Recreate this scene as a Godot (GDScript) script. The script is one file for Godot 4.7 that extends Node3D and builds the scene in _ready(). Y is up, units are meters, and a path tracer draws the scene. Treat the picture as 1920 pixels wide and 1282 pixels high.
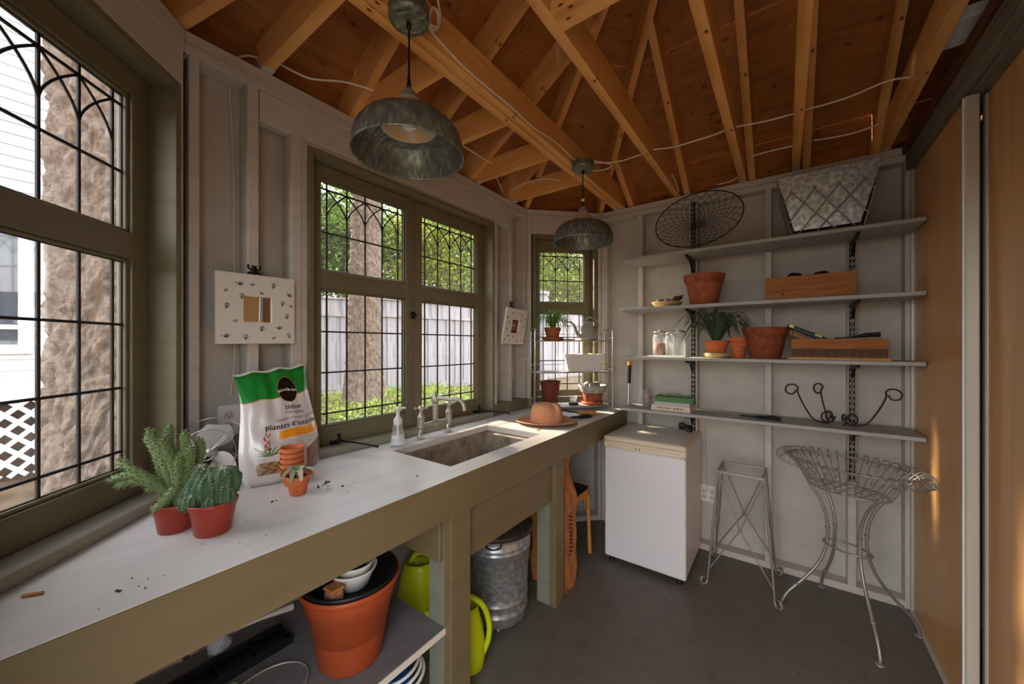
extends Node3D
# A garden potting shed: octagonal room, leaded windows, sink bench, shelves, sliding doors.
# Plan: x runs along the sink wall (left to right), z from that wall into the room, y up, metres.

const PLATE := 2.45
const APEX := Vector3(0.967, 3.437, 1.486)
const R2 := 0.70710678
var M := {}
var taken := {}
var rng := RandomNumberGenerator.new()
var T_SINK := Transform3D(Basis(), Vector3.ZERO)
var T_LEFT := Transform3D(Basis(Vector3(R2, 0, -R2), Vector3.UP, Vector3(R2, 0, R2)), Vector3(-0.5, 0, 0.5))
var T_CORNER := Transform3D(Basis(Vector3(R2, 0, R2), Vector3.UP, Vector3(-R2, 0, R2)), Vector3(2.043, 0, 0))
var T_SHELF := Transform3D(Basis(Vector3(0, 0, 1), Vector3.UP, Vector3(-1, 0, 0)), Vector3(2.47, 0, 0.427))
var T_DOORS := Transform3D(Basis(Vector3(-1, 0, 0), Vector3.UP, Vector3(0, 0, -1)), Vector3(2.47, 0, 2.152))

func _ready() -> void:
	rng.seed = 20240611
	view_and_light()
	materials()
	shell()
	ceiling()
	windows()
	sliding_doors()
	bench()
	shelving()
	outdoors()
	pendants_and_wires()
	bench_things()
	rack_things()
	shelf_things()
	floor_things()

func view_and_light() -> void:
	var cam := Camera3D.new()
	cam.name = "camera"
	cam.projection = Camera3D.PROJECTION_FRUSTUM
	cam.near = 0.05
	cam.far = 200.0
	cam.size = 0.05 * 1282.0 / 700.0
	cam.frustum_offset = Vector2(0, 0.05 * 5.0 / 700.0)
	cam.position = Vector3(-0.361, 1.40, 1.614)
	cam.rotation_degrees = Vector3(0, -53.8, 0)
	add_child(cam)
	cam.current = true
	var env := Environment.new()
	env.background_mode = Environment.BG_SKY
	var sky := Sky.new()
	var sm := ProceduralSkyMaterial.new()
	sm.sky_top_color = Color(0.84, 0.87, 0.91)
	sm.sky_horizon_color = Color(0.97, 0.96, 0.94)
	sm.ground_horizon_color = Color(0.62, 0.62, 0.58)
	sm.ground_bottom_color = Color(0.35, 0.34, 0.3)
	sm.sky_energy_multiplier = 1.0
	sky.sky_material = sm
	env.sky = sky
	env.ambient_light_source = Environment.AMBIENT_SOURCE_SKY
	env.tonemap_mode = Environment.TONE_MAPPER_LINEAR
	env.tonemap_exposure = 4.35
	env.sdfgi_enabled = true
	env.ssao_enabled = true
	env.ssil_enabled = true
	env.background_energy_multiplier = 1.9
	var we := WorldEnvironment.new()
	we.name = "sky_environment"
	we.environment = env
	add_child(we)
	var sun := DirectionalLight3D.new()
	sun.name = "sun"
	sun.light_color = Color(1.0, 0.93, 0.82)
	sun.light_energy = 2.4
	sun.light_angular_distance = 5.0
	sun.shadow_enabled = true
	add_child(sun)
	sun.look_at_from_position(Vector3(0.048, 0.894, -1.628) * 10.0, Vector3.ZERO)

# ------------------------------------------------------------------ helpers
func numbered(called: String) -> String:
	if not taken.has(called):
		taken[called] = 0
		return called
	taken[called] += 1
	return "%s_%03d" % [called, taken[called]]

func tag(o: Node, label: String, category: String, group := "") -> Node:
	o.set_meta("label", label)
	o.set_meta("category", category)
	if group != "":
		o.set_meta("group", group)
	return o

func structure(o: Node) -> Node:
	o.set_meta("kind", "structure")
	return o

func thing(called: String, label: String, category: String, at := Vector3.ZERO, turn := 0.0, group := "") -> Node3D:
	var o := Node3D.new()
	o.name = numbered(called)
	add_child(o)
	o.position = at
	o.rotation.y = turn
	tag(o, label, category, group)
	return o

func base(called: String) -> Node3D:
	var o := Node3D.new()
	o.name = numbered(called)
	add_child(o)
	structure(o)
	return o

func mb() -> SurfaceTool:
	var st := SurfaceTool.new()
	st.begin(Mesh.PRIMITIVE_TRIANGLES)
	return st

func mesh_of(st: SurfaceTool) -> ArrayMesh:
	st.generate_normals()
	return st.commit()

func put(called: String, st, m: Material, parent: Node = null, xf := Transform3D()) -> MeshInstance3D:
	var o := MeshInstance3D.new()
	o.mesh = mesh_of(st) if st is SurfaceTool else st
	o.material_override = m
	o.transform = xf
	if parent == null:
		o.name = numbered(called)
		add_child(o)
	else:
		o.name = called
		parent.add_child(o, true)
	return o

func tri(st: SurfaceTool, a: Vector3, b: Vector3, c: Vector3, mid: Vector3) -> void:
	st.set_smooth_group(-1)
	var n := (c - a).cross(b - a)
	var flip := n.dot((a + b + c) / 3.0 - mid) < 0.0
	st.set_uv(Vector2.ZERO)
	st.add_vertex(a)
	st.add_vertex(c if flip else b)
	st.add_vertex(b if flip else c)

func quad(st: SurfaceTool, a: Vector3, b: Vector3, c: Vector3, d: Vector3, mid: Vector3) -> void:
	tri(st, a, b, c, mid)
	tri(st, a, c, d, mid)

func box(st: SurfaceTool, lo: Vector3, hi: Vector3, b := 0.0, t := Transform3D()) -> void:
	var mid := t * ((lo + hi) * 0.5)
	var c := func(sx: int, sy: int, sz: int, axis: int) -> Vector3:
		var p := Vector3(hi.x if sx > 0 else lo.x, hi.y if sy > 0 else lo.y, hi.z if sz > 0 else lo.z)
		if axis != 0: p.x -= sx * b
		if axis != 1: p.y -= sy * b
		if axis != 2: p.z -= sz * b
		return t * p
	for s in [-1, 1]:
		quad(st, c.call(s, -1, -1, 0), c.call(s, 1, -1, 0), c.call(s, 1, 1, 0), c.call(s, -1, 1, 0), mid)
		quad(st, c.call(-1, s, -1, 1), c.call(1, s, -1, 1), c.call(1, s, 1, 1), c.call(-1, s, 1, 1), mid)
		quad(st, c.call(-1, -1, s, 2), c.call(1, -1, s, 2), c.call(1, 1, s, 2), c.call(-1, 1, s, 2), mid)
	if b <= 0.0:
		return
	for p in [-1, 1]:
		for q in [-1, 1]:
			quad(st, c.call(-1, p, q, 1), c.call(1, p, q, 1), c.call(1, p, q, 2), c.call(-1, p, q, 2), mid)
			quad(st, c.call(p, -1, q, 0), c.call(p, 1, q, 0), c.call(p, 1, q, 2), c.call(p, -1, q, 2), mid)
			quad(st, c.call(p, q, -1, 0), c.call(p, q, 1, 0), c.call(p, q, 1, 1), c.call(p, q, -1, 1), mid)
			for r in [-1, 1]:
				tri(st, c.call(p, q, r, 0), c.call(p, q, r, 1), c.call(p, q, r, 2), mid)

func bx(x0: float, y0: float, z0: float, x1: float, y1: float, z1: float, b := 0.0, t := Transform3D()) -> SurfaceTool:
	var st := mb()
	box(st, Vector3(x0, y0, z0), Vector3(x1, y1, z1), b, t)
	return st

# rows of points, drawn as a smooth skin
func skin(st: SurfaceTool, rows: Array, wrap := false, group := 1, flip := false) -> void:
	var nr := rows.size()
	var nc: int = rows[0].size()
	st.set_smooth_group(group)
	var last := nc if wrap else nc - 1
	for i in nr - 1:
		for j in last:
			var k := (j + 1) % nc
			var idx := [[i, j, j], [i, k, j + 1], [i + 1, j, j], [i + 1, j, j], [i, k, j + 1], [i + 1, k, j + 1]]
			if flip:
				idx = [[i, j, j], [i + 1, j, j], [i, k, j + 1], [i + 1, j, j], [i + 1, k, j + 1], [i, k, j + 1]]
			for e in idx:
				st.set_uv(Vector2(float(e[2]) / last, float(e[0]) / (nr - 1)))
				st.add_vertex(rows[e[0]][e[1]])

# profile of (radius, height), turned round y
func lathe(st: SurfaceTool, prof: Array, seg := 28, t := Transform3D(), group := 1) -> void:
	var rows := []
	for p in prof:
		var row := []
		for j in seg:
			var a := TAU * j / seg
			row.append(t * Vector3(maxf(p.x, 0.0002) * cos(a), p.y, maxf(p.x, 0.0002) * sin(a)))
		rows.append(row)
	skin(st, rows, true, group)

func turned(prof: Array, seg := 28, t := Transform3D()) -> SurfaceTool:
	var st := mb()
	var k := 1
	var run := []
	for p in prof:      # a null in the profile is a crease
		if p == null:
			lathe(st, run, seg, t, k)
			k += 1
			run = [run[-1]]
		else:
			run.append(p)
	lathe(st, run, seg, t, k)
	return st

func tube(st: SurfaceTool, pts: Array, r, sides := 8, closed := false, squash := 1.0) -> void:
	var n := pts.size()
	var rows := []
	var up := Vector3.ZERO
	for i in n + (1 if closed else 0):
		var p: Vector3 = pts[i % n]
		var a: Vector3 = pts[(i - 1 + n) % n] if (closed or i > 0) else p
		var b: Vector3 = pts[(i + 1) % n] if (closed or i < n - 1) else p
		var d := (b - a).normalized()
		if up == Vector3.ZERO:
			up = d.cross(Vector3.RIGHT if absf(d.x) < 0.7 else Vector3.FORWARD).normalized()
		up = (up - d * up.dot(d)).normalized()
		var side := d.cross(up)
		var rr: float = r[i % n] if r is Array else r
		var row := []
		for j in sides:
			var w := TAU * j / sides
			row.append(p + (up * cos(w) * squash + side * sin(w)) * rr)
		rows.append(row)
	skin(st, rows, true, 1, true)
	if not closed:
		for e in [0, n - 1]:
			for j in sides:
				tri(st, pts[e], rows[e][j], rows[e][(j + 1) % sides], pts[1] if e == 0 else pts[n - 2])

func wire(pts: Array, r, sides := 8, closed := false) -> SurfaceTool:
	var st := mb()
	tube(st, pts, r, sides, closed)
	return st

func curve(pts: Array, each := 8) -> Array:   # smooth curve through the points
	var out := []
	var n := pts.size()
	for i in n - 1:
		var a: Vector3 = pts[maxi(i - 1, 0)]
		var b: Vector3 = pts[i]
		var c: Vector3 = pts[i + 1]
		var d: Vector3 = pts[mini(i + 2, n - 1)]
		for k in each:
			out.append(b.cubic_interpolate(c, a, d, float(k) / each))
	out.append(pts[n - 1])
	return out

# flat outline (x, y) given depth along z
func prism(st: SurfaceTool, poly: PackedVector2Array, z0: float, z1: float, t := Transform3D()) -> void:
	var ids := Geometry2D.triangulate_polygon(poly)
	var back := t * Vector3(poly[0].x, poly[0].y, z0 - 10.0)
	var front := t * Vector3(poly[0].x, poly[0].y, z1 + 10.0)
	for i in range(0, ids.size(), 3):
		var a := poly[ids[i]]
		var b := poly[ids[i + 1]]
		var c := poly[ids[i + 2]]
		tri(st, t * Vector3(a.x, a.y, z1), t * Vector3(b.x, b.y, z1), t * Vector3(c.x, c.y, z1), back)
		tri(st, t * Vector3(a.x, a.y, z0), t * Vector3(b.x, b.y, z0), t * Vector3(c.x, c.y, z0), front)
	var ccw := not Geometry2D.is_polygon_clockwise(poly)
	for i in poly.size():
		var a := poly[i]
		var b := poly[(i + 1) % poly.size()]
		var e := (b - a).orthogonal() * (1.0 if ccw else -1.0)
		var inner := t * Vector3(a.x + e.x, a.y + e.y, z0)
		quad(st, t * Vector3(a.x, a.y, z0), t * Vector3(b.x, b.y, z0), t * Vector3(b.x, b.y, z1), t * Vector3(a.x, a.y, z1), inner)

func ball(st: SurfaceTool, c: Vector3, r: Vector3, seg := 12, rough := 0.0, sd := 0) -> void:
	var rows := []
	for i in seg / 2 + 1:
		var row := []
		var v := PI * i / (seg / 2) - PI / 2
		for j in seg:
			var u := TAU * j / seg
			var d := Vector3(cos(v) * cos(u), sin(v), cos(v) * sin(u))
			var k := 1.0
			if rough > 0.0:
				k += rough * (sin(d.x * 5.1 + sd * 1.7) * cos(d.y * 4.3 + sd) + 0.6 * sin(d.z * 7.7 + sd * 2.3 + d.x * 3.0))
			row.append(c + d * r * k)
		rows.append(row)
	skin(st, rows, true, 1)

# a straight timber: local x along its length, so that its grain runs with it
func timber(called: String, a: Vector3, b: Vector3, wide: float, deep: float, m: Material, parent: Node, lift := 0.0, bev := 0.002) -> MeshInstance3D:
	var d := (b - a).normalized()
	var side := d.cross(Vector3.UP).normalized()
	var up := side.cross(d).normalized()
	var l := a.distance_to(b)
	return put(called, bx(0, lift, -wide / 2, l, lift + deep, wide / 2, bev), m, parent, Transform3D(Basis(d, up, side), a))

# ------------------------------------------------------------------ materials
func noise(freq: float, octaves := 4, kind := FastNoiseLite.TYPE_SIMPLEX_SMOOTH, sd := 1) -> FastNoiseLite:
	var n := FastNoiseLite.new()
	n.noise_type = kind
	n.frequency = freq
	n.fractal_octaves = octaves
	n.seed = sd
	return n

func ramp_tex(n: FastNoiseLite, w: int, h: int, stretch: Vector2i, cols: Array, spots := 0, spot_col := Color.BLACK, spot_r := Vector2(6, 4)) -> ImageTexture:
	var im := n.get_seamless_image(w / stretch.x, h / stretch.y)
	im.resize(w, h, Image.INTERPOLATE_CUBIC)
	im.convert(Image.FORMAT_RGB8)
	var g := Gradient.new()
	g.colors = PackedColorArray(cols)
	var offs := PackedFloat32Array()
	for i in cols.size():
		offs.append(float(i) / (cols.size() - 1))
	g.offsets = offs
	var lut := []
	for i in 256:
		lut.append(g.sample(i / 255.0))
	for y in h:
		for x in w:
			im.set_pixel(x, y, lut[int(im.get_pixel(x, y).r * 255.0)])
	for k in spots:
		var cx := rng.randi_range(0, w - 1)
		var cy := rng.randi_range(0, h - 1)
		var f := rng.randf_range(0.5, 1.2)
		var rx := spot_r.x * f
		var ry := spot_r.y * f
		for dy in range(-int(ry * 2.2), int(ry * 2.2) + 1):
			for dx in range(-int(rx * 2.2), int(rx * 2.2) + 1):
				var e := Vector2(dx / rx, dy / ry).length()
				if e < 2.2:
					var x := posmod(cx + dx, w)
					var y := posmod(cy + dy, h)
					var amt := clampf(1.0 - smoothstep(0.6, 1.1, e), 0, 1) * 0.9 + (0.25 if e >= 0.9 and e < 2.2 and sin(e * 9.0) > 0.3 else 0.0) * clampf(2.2 - e, 0, 1)
					im.set_pixel(x, y, im.get_pixel(x, y).lerp(spot_col, clampf(amt, 0, 1)))
	return ImageTexture.create_from_image(im)

func mat(col: Color, rough := 0.6, tex: Texture2D = null, scale := 1.0, metal := 0.0) -> StandardMaterial3D:
	var m := StandardMaterial3D.new()
	m.albedo_color = col
	m.roughness = rough
	m.metallic = metal
	m.metallic_specular = 0.4
	if tex:
		m.albedo_texture = tex
		m.uv1_triplanar = true
		m.uv1_scale = Vector3(scale, scale, scale)
	return m

func c8(r: int, g: int, b: int) -> Color:
	return Color8(r, g, b)

func materials() -> void:
	var g := func(v: float) -> Color: return Color(v, v, v)
	var wear := ramp_tex(noise(0.012, 5), 256, 256, Vector2i(1, 1), [g.call(0.93), g.call(0.97), g.call(1.0)])
	var brushed := ramp_tex(noise(0.02, 5, FastNoiseLite.TYPE_SIMPLEX_SMOOTH, 3), 512, 512, Vector2i(8, 1), [g.call(0.93), g.call(0.975), g.call(1.0)])
	var scuffed := ramp_tex(noise(0.02, 5, FastNoiseLite.TYPE_SIMPLEX_SMOOTH, 8), 512, 512, Vector2i(1, 1), [g.call(0.88), g.call(0.96), g.call(1.0), g.call(0.97)], 40, g.call(0.45), Vector2(1.6, 1.2))
	var worn_paint := ramp_tex(noise(0.01, 5, FastNoiseLite.TYPE_SIMPLEX_SMOOTH, 41), 1024, 1024, Vector2i(4, 1), [g.call(0.95), g.call(0.985), g.call(1.0)], 70, g.call(0.72), Vector2(2.0, 0.8))
	var grain := ramp_tex(noise(0.016, 4, FastNoiseLite.TYPE_SIMPLEX_SMOOTH, 5), 512, 512, Vector2i(12, 1), [g.call(0.72), g.call(0.93), g.call(1.0), g.call(0.86), g.call(1.0)])
	var fir := ramp_tex(noise(0.014, 4, FastNoiseLite.TYPE_SIMPLEX_SMOOTH, 6), 512, 512, Vector2i(10, 1), [c8(192, 128, 62), c8(216, 156, 88), c8(226, 168, 102), c8(202, 138, 70)], 5, c8(84, 42, 18), Vector2(9, 5))
	var ply := ramp_tex(noise(0.012, 5, FastNoiseLite.TYPE_SIMPLEX_SMOOTH, 7), 1024, 1024, Vector2i(6, 1), [c8(124, 70, 30), c8(158, 98, 46), c8(172, 110, 56), c8(150, 90, 42), c8(178, 116, 62)], 46, c8(44, 22, 10), Vector2(11, 6))
	var veneer := ramp_tex(noise(0.02, 4, FastNoiseLite.TYPE_SIMPLEX_SMOOTH, 9), 512, 512, Vector2i(1, 24), [c8(196, 142, 86), c8(212, 160, 104), c8(204, 150, 94)])
	var crate := ramp_tex(noise(0.018, 4, FastNoiseLite.TYPE_SIMPLEX_SMOOTH, 11), 512, 512, Vector2i(10, 1), [c8(110, 66, 26), c8(156, 100, 46), c8(136, 84, 36)], 3, c8(60, 30, 12), Vector2(8, 5))
	var clay := ramp_tex(noise(0.02, 4, FastNoiseLite.TYPE_SIMPLEX_SMOOTH, 13), 256, 256, Vector2i(1, 1), [g.call(0.80), g.call(0.95), g.call(1.0)])
	var stained := ramp_tex(noise(0.016, 5, FastNoiseLite.TYPE_SIMPLEX_SMOOTH, 14), 256, 256, Vector2i(1, 1), [g.call(0.55), g.call(0.8), g.call(0.95), g.call(1.0)])
	var zinc := ramp_tex(noise(0.05, 3, FastNoiseLite.TYPE_CELLULAR, 15), 256, 256, Vector2i(1, 1), [c8(112, 114, 116), c8(160, 162, 163), c8(214, 216, 216)])
	var tarnish := ramp_tex(noise(0.02, 5, FastNoiseLite.TYPE_SIMPLEX_SMOOTH, 16), 512, 512, Vector2i(1, 3), [c8(62, 64, 62), c8(98, 102, 96), c8(120, 126, 116), c8(186, 188, 180)])
	var concrete := ramp_tex(noise(0.01, 6, FastNoiseLite.TYPE_SIMPLEX_SMOOTH, 17), 512, 512, Vector2i(1, 1), [c8(110, 96, 84), c8(146, 132, 118), c8(168, 156, 144)], 60, c8(120, 106, 92), Vector2(2, 2))
	var weathered := ramp_tex(noise(0.016, 5, FastNoiseLite.TYPE_SIMPLEX_SMOOTH, 18), 512, 512, Vector2i(1, 10), [g.call(0.72), g.call(0.92), g.call(1.0)])
	var dirt := ramp_tex(noise(0.06, 4, FastNoiseLite.TYPE_SIMPLEX_SMOOTH, 19), 256, 256, Vector2i(1, 1), [c8(22, 15, 10), c8(58, 40, 28), c8(36, 25, 18)])
	M.wall = mat(c8(190, 183, 173), 0.55, wear, 1.3)
	M.stud = mat(c8(196, 188, 178), 0.5, brushed, 1.5)
	M.olive = mat(c8(120, 111, 86), 0.42, brushed, 1.6)
	M.bench_top = mat(c8(210, 204, 198), 0.36, worn_paint, 1.0)
	M.bench_front = mat(c8(118, 103, 74), 0.45, brushed, 1.2)
	M.bench_shelf = mat(c8(120, 116, 116), 0.5, scuffed, 1.5)
	M.shelf_paint = mat(c8(166, 165, 160), 0.5, brushed, 1.4)
	M.floor = mat(c8(106, 99, 90), 0.42, scuffed, 0.7)
	M.fir = mat(Color.WHITE, 0.5, fir, 1.4)
	M.ply = mat(Color.WHITE, 0.55, ply, 0.8)
	M.old_beam = mat(c8(118, 110, 96), 0.7, grain, 2.0)
	M.brown_trim = mat(c8(96, 56, 32), 0.5, grain, 2.0)
	M.veneer = mat(Color.WHITE, 0.34, veneer, 1.0)
	M.alu = mat(c8(196, 192, 180), 0.35, null, 1.0, 0.3)
	M.lead = mat(c8(38, 32, 30), 0.55)
	M.glass = mat(Color(0.92, 0.95, 0.96, 0.07), 0.03)
	M.glass.transparency = BaseMaterial3D.TRANSPARENCY_ALPHA
	M.black = mat(c8(24, 23, 23), 0.45)
	M.black_metal = mat(c8(30, 28, 27), 0.4, null, 1.0, 0.4)
	M.rust_iron = mat(c8(54, 38, 32), 0.5, null, 1.0, 0.4)
	M.steel = mat(c8(196, 196, 194), 0.28, null, 1.0, 0.9)
	M.chrome = mat(c8(205, 205, 205), 0.15, null, 1.0, 1.0)
	M.nickel = mat(c8(196, 186, 176), 0.38, clay, 8.0, 0.5)
	M.silver_paint = mat(c8(150, 146, 140), 0.34, null, 1.0, 0.5)
	M.zinc = mat(Color.WHITE, 0.34, zinc, 3.2, 0.6)
	M.tarnish = mat(Color.WHITE, 0.42, tarnish, 5.0, 0.55)
	M.cement = mat(Color.WHITE, 0.7, concrete, 2.0)
	M.terracotta = mat(c8(206, 112, 62), 0.75, clay, 6.0)
	M.terracotta_dark = mat(c8(150, 78, 48), 0.75, stained, 5.0)
	M.terracotta_old = mat(c8(176, 98, 62), 0.8, stained, 4.0)
	M.plastic_red = mat(c8(152, 56, 42), 0.35)
	M.plastic_orange = mat(c8(166, 74, 38), 0.4)
	M.sill_paint = mat(c8(146, 140, 122), 0.28, brushed, 1.4)
	M.side_paint = mat(c8(130, 127, 112), 0.5, brushed, 1.4)
	M.lime = mat(c8(178, 190, 18), 0.3)
	M.soil = mat(Color.WHITE, 0.95, dirt, 8.0)
	M.white = mat(c8(226, 224, 220), 0.35)
	M.off_white = mat(c8(214, 206, 192), 0.4)
	M.fridge = mat(c8(220, 219, 220), 0.3)
	M.fridge_cream = mat(c8(214, 198, 172), 0.4)
	M.wire_white = mat(c8(222, 206, 190), 0.45)
	M.straw = mat(c8(214, 152, 112), 0.8, clay, 10.0)
	M.kraft = mat(c8(170, 108, 62), 0.8, wear, 4.0)
	M.crate = mat(Color.WHITE, 0.65, crate, 2.0)
	M.bamboo = mat(c8(196, 140, 70), 0.45, grain, 6.0)
	M.wood_handle = mat(c8(190, 126, 66), 0.5, grain, 6.0)
	M.fence = mat(c8(160, 154, 156), 0.8, weathered, 1.0)
	M.siding = mat(c8(204, 202, 206), 0.7)
	M.house_trim = mat(c8(214, 212, 208), 0.6)
	M.ground = mat(c8(104, 84, 60), 0.95, stained, 0.6)
	M.ceramic = mat(c8(206, 203, 198), 0.25)
	M.grey_metal = mat(c8(150, 146, 138), 0.5, wear, 6.0)
	M.stone = mat(c8(178, 172, 162), 0.8, stained, 6.0)
	M.bowl_wood = mat(c8(206, 172, 122), 0.5, grain, 5.0)
	M.pod = mat(c8(96, 66, 48), 0.7, stained, 10.0)
	M.cinnamon = mat(c8(128, 74, 44), 0.7, grain, 10.0)
	M.paper_cream = mat(c8(216, 196, 174), 0.7)
	M.paper_grey = mat(c8(176, 176, 182), 0.7)
	M.paper_white = mat(c8(222, 214, 200), 0.8, brushed, 20.0)
	M.book_green = mat(c8(74, 120, 62), 0.5)
	M.bin_lid = mat(c8(92, 80, 74), 0.45, stained, 4.0, 0.5)
	M.coir = mat(c8(84, 58, 40), 0.95, stained, 20.0)

# ------------------------------------------------------------------ the room
func slab(st: SurfaceTool, poly: Array, y0: float, y1: float) -> void:
	prism(st, PackedVector2Array(poly), -y1, -y0, Transform3D(Basis(Vector3(1, 0, 0), Vector3(0, 0, 1), Vector3(0, -1, 0)), Vector3.ZERO))

func wall(called: String, t: Transform3D, l: float, holes: Array, studs: Array, more := []) -> Node3D:
	var w := base(called)
	w.transform = t
	var st := mb()
	var x := -0.06
	for h in holes:
		box(st, Vector3(x, 0, -0.15), Vector3(h[0], 2.45, -0.085))
		box(st, Vector3(h[0], 0, -0.15), Vector3(h[1], h[2], -0.085))
		box(st, Vector3(h[0], h[3], -0.15), Vector3(h[1], 2.45, -0.085))
		x = h[1]
	box(st, Vector3(x, 0, -0.15), Vector3(l + 0.06, 2.45, -0.085))
	put("sheathing", st, M.wall, w)
	put("eave_board", bx(-0.06, 2.45, -0.15, l + 0.06, 2.68, -0.11), M.ply, w)
	for s in studs:
		put("stud", bx(s[0], 0.04, -0.085, s[1], 2.374, 0.0, 0.0025), M.stud, w)
	put("top_plate", bx(0, 2.374, -0.09, l, 2.411, 0.0, 0.002), M.stud, w)
	put("top_plate", bx(0, 2.413, -0.09, l, PLATE, 0.0, 0.002), M.stud, w)
	put("sole_plate", bx(0, 0, -0.085, l, 0.04, 0.0, 0.002), M.stud, w)
	for b in more:
		put(b[0], bx(b[1], b[2], b[3], b[4], b[5], b[6], 0.002), b[7] if b.size() > 7 else M.stud, w)
	return w

func shell() -> void:
	var octagon := [Vector2(-0.15, -0.15), Vector2(2.1, -0.15), Vector2(2.62, 0.37), Vector2(2.62, 2.6), Vector2(2.1, 3.12), Vector2(-0.15, 3.12), Vector2(-0.65, 2.6), Vector2(-0.65, 0.37)]
	var st := mb()
	slab(st, octagon, -0.08, 0.0)
	structure(put("floor", st, M.floor))
	wall("wall_left", T_LEFT, 0.707, [[0.045, 0.684, 0.92, 2.25]], [[0.0, 0.03], [0.688, 0.70]],
		[["header", 0.03, 2.256, -0.085, 0.692, 2.374, 0.0], ["backsplash", 0.0, 0.9125, -0.07, 0.044, 0.99, 0.004, M.olive]])
	wall("wall_back", T_SINK, 2.043, [[0.4, 1.638, 0.92, 2.238]],
		[[0.009, 0.038], [0.179, 0.216], [0.331, 0.372], [1.656, 1.672], [1.812, 1.846], [2.006, 2.043]],
		[["header", 0.219, 2.255, -0.05, 1.81, 2.372, -0.001], ["casing", 0.372, 0.92, -0.085, 0.398, 2.2535, -0.006], ["casing", 0.398, 2.2375, -0.085, 1.656, 2.2535, -0.006], ["casing", 1.641, 0.92, -0.085, 1.656, 2.237, -0.006],
		["backsplash", 1.643, 0.9125, -0.07, 2.04, 0.99, 0.006, M.olive], ["backsplash", 0.0, 0.9125, -0.07, 0.396, 0.985, 0.006, M.olive]])
	wall("wall_corner", T_CORNER, 0.604, [[0.045, 0.568, 0.92, 2.256]], [[0.0, 0.034], [0.576, 0.604]],
		[["header", 0.034, 2.26, -0.085, 0.576, 2.374, -0.006], ["backsplash", 0.0, 0.9125, -0.07, 0.04, 0.985, 0.006, M.olive], ["backsplash", 0.57, 0.9125, -0.07, 0.604, 0.985, 0.006, M.olive]])
	wall("wall_right", T_SHELF, 2.118, [], [[0.0, 0.05], [0.288, 0.326], [0.648, 0.698], [1.083, 1.119], [1.473, 1.51], [1.70, 1.724]], [])
	var entry := Transform3D(Basis(Vector3(0, 0, -1), Vector3.UP, Vector3(1, 0, 0)), Vector3(-0.5, 0, 2.47))
	wall("wall_entry", entry, 1.97, [[0.46, 1.46, 0.0, 2.08]], [[0.0, 0.04], [0.42, 0.46], [1.46, 1.50], [1.93, 1.97]], [])
	st = mb()
	var ring := [Vector3(2.47, 0, 2.545), Vector3(2.04, 0, 2.97), Vector3(0, 0, 2.97), Vector3(-0.5, 0, 2.47)]
	for i in 3:
		var d: Vector3 = (ring[i + 1] - ring[i]).normalized()
		box(st, Vector3(-0.1, 0, -0.15), Vector3(ring[i].distance_to(ring[i + 1]) + 0.1, 2.68, 0), 0, Transform3D(Basis(d, Vector3.UP, d.cross(Vector3.UP)), ring[i]))
	structure(put("wall_closet", st, M.wall))

func facet(parent: Node3D, a: Vector3, b: Vector3) -> void:
	var d := (b - a).normalized()
	var t := Transform3D(Basis(d, Vector3.UP, d.cross(Vector3.UP)), a)
	var inv := t.affine_inverse()
	var up := Vector3(0, 0.165, 0)
	var lev := [-0.11, 0.02, 0.42, 0.76, 1.0]
	for i in lev.size() - 1:
		var st := mb()
		var f0: float = lev[i] + 0.0012
		var f1: float = lev[i + 1] - 0.0012
		var c := []
		for k in 2:
			var rise := up + Vector3(0, 0.02 * k, 0)
			c.append([inv * (a.lerp(APEX, f0) + rise), inv * (b.lerp(APEX, f0) + rise), inv * (b.lerp(APEX, f1) + rise), inv * (a.lerp(APEX, f1) + rise)])
		var mid: Vector3 = (c[0][0] + c[0][1] + c[1][2] + c[1][3]) / 4.0
		quad(st, c[0][0], c[0][1], c[0][2], c[0][3], mid)
		quad(st, c[1][0], c[1][1], c[1][2], c[1][3], mid)
		for k in 4:
			var e := (k + 1) % 4
			quad(st, c[0][k], c[0][e], c[1][e], c[1][k], mid)
		put("plywood_panel", st, M.ply, parent, t)

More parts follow.
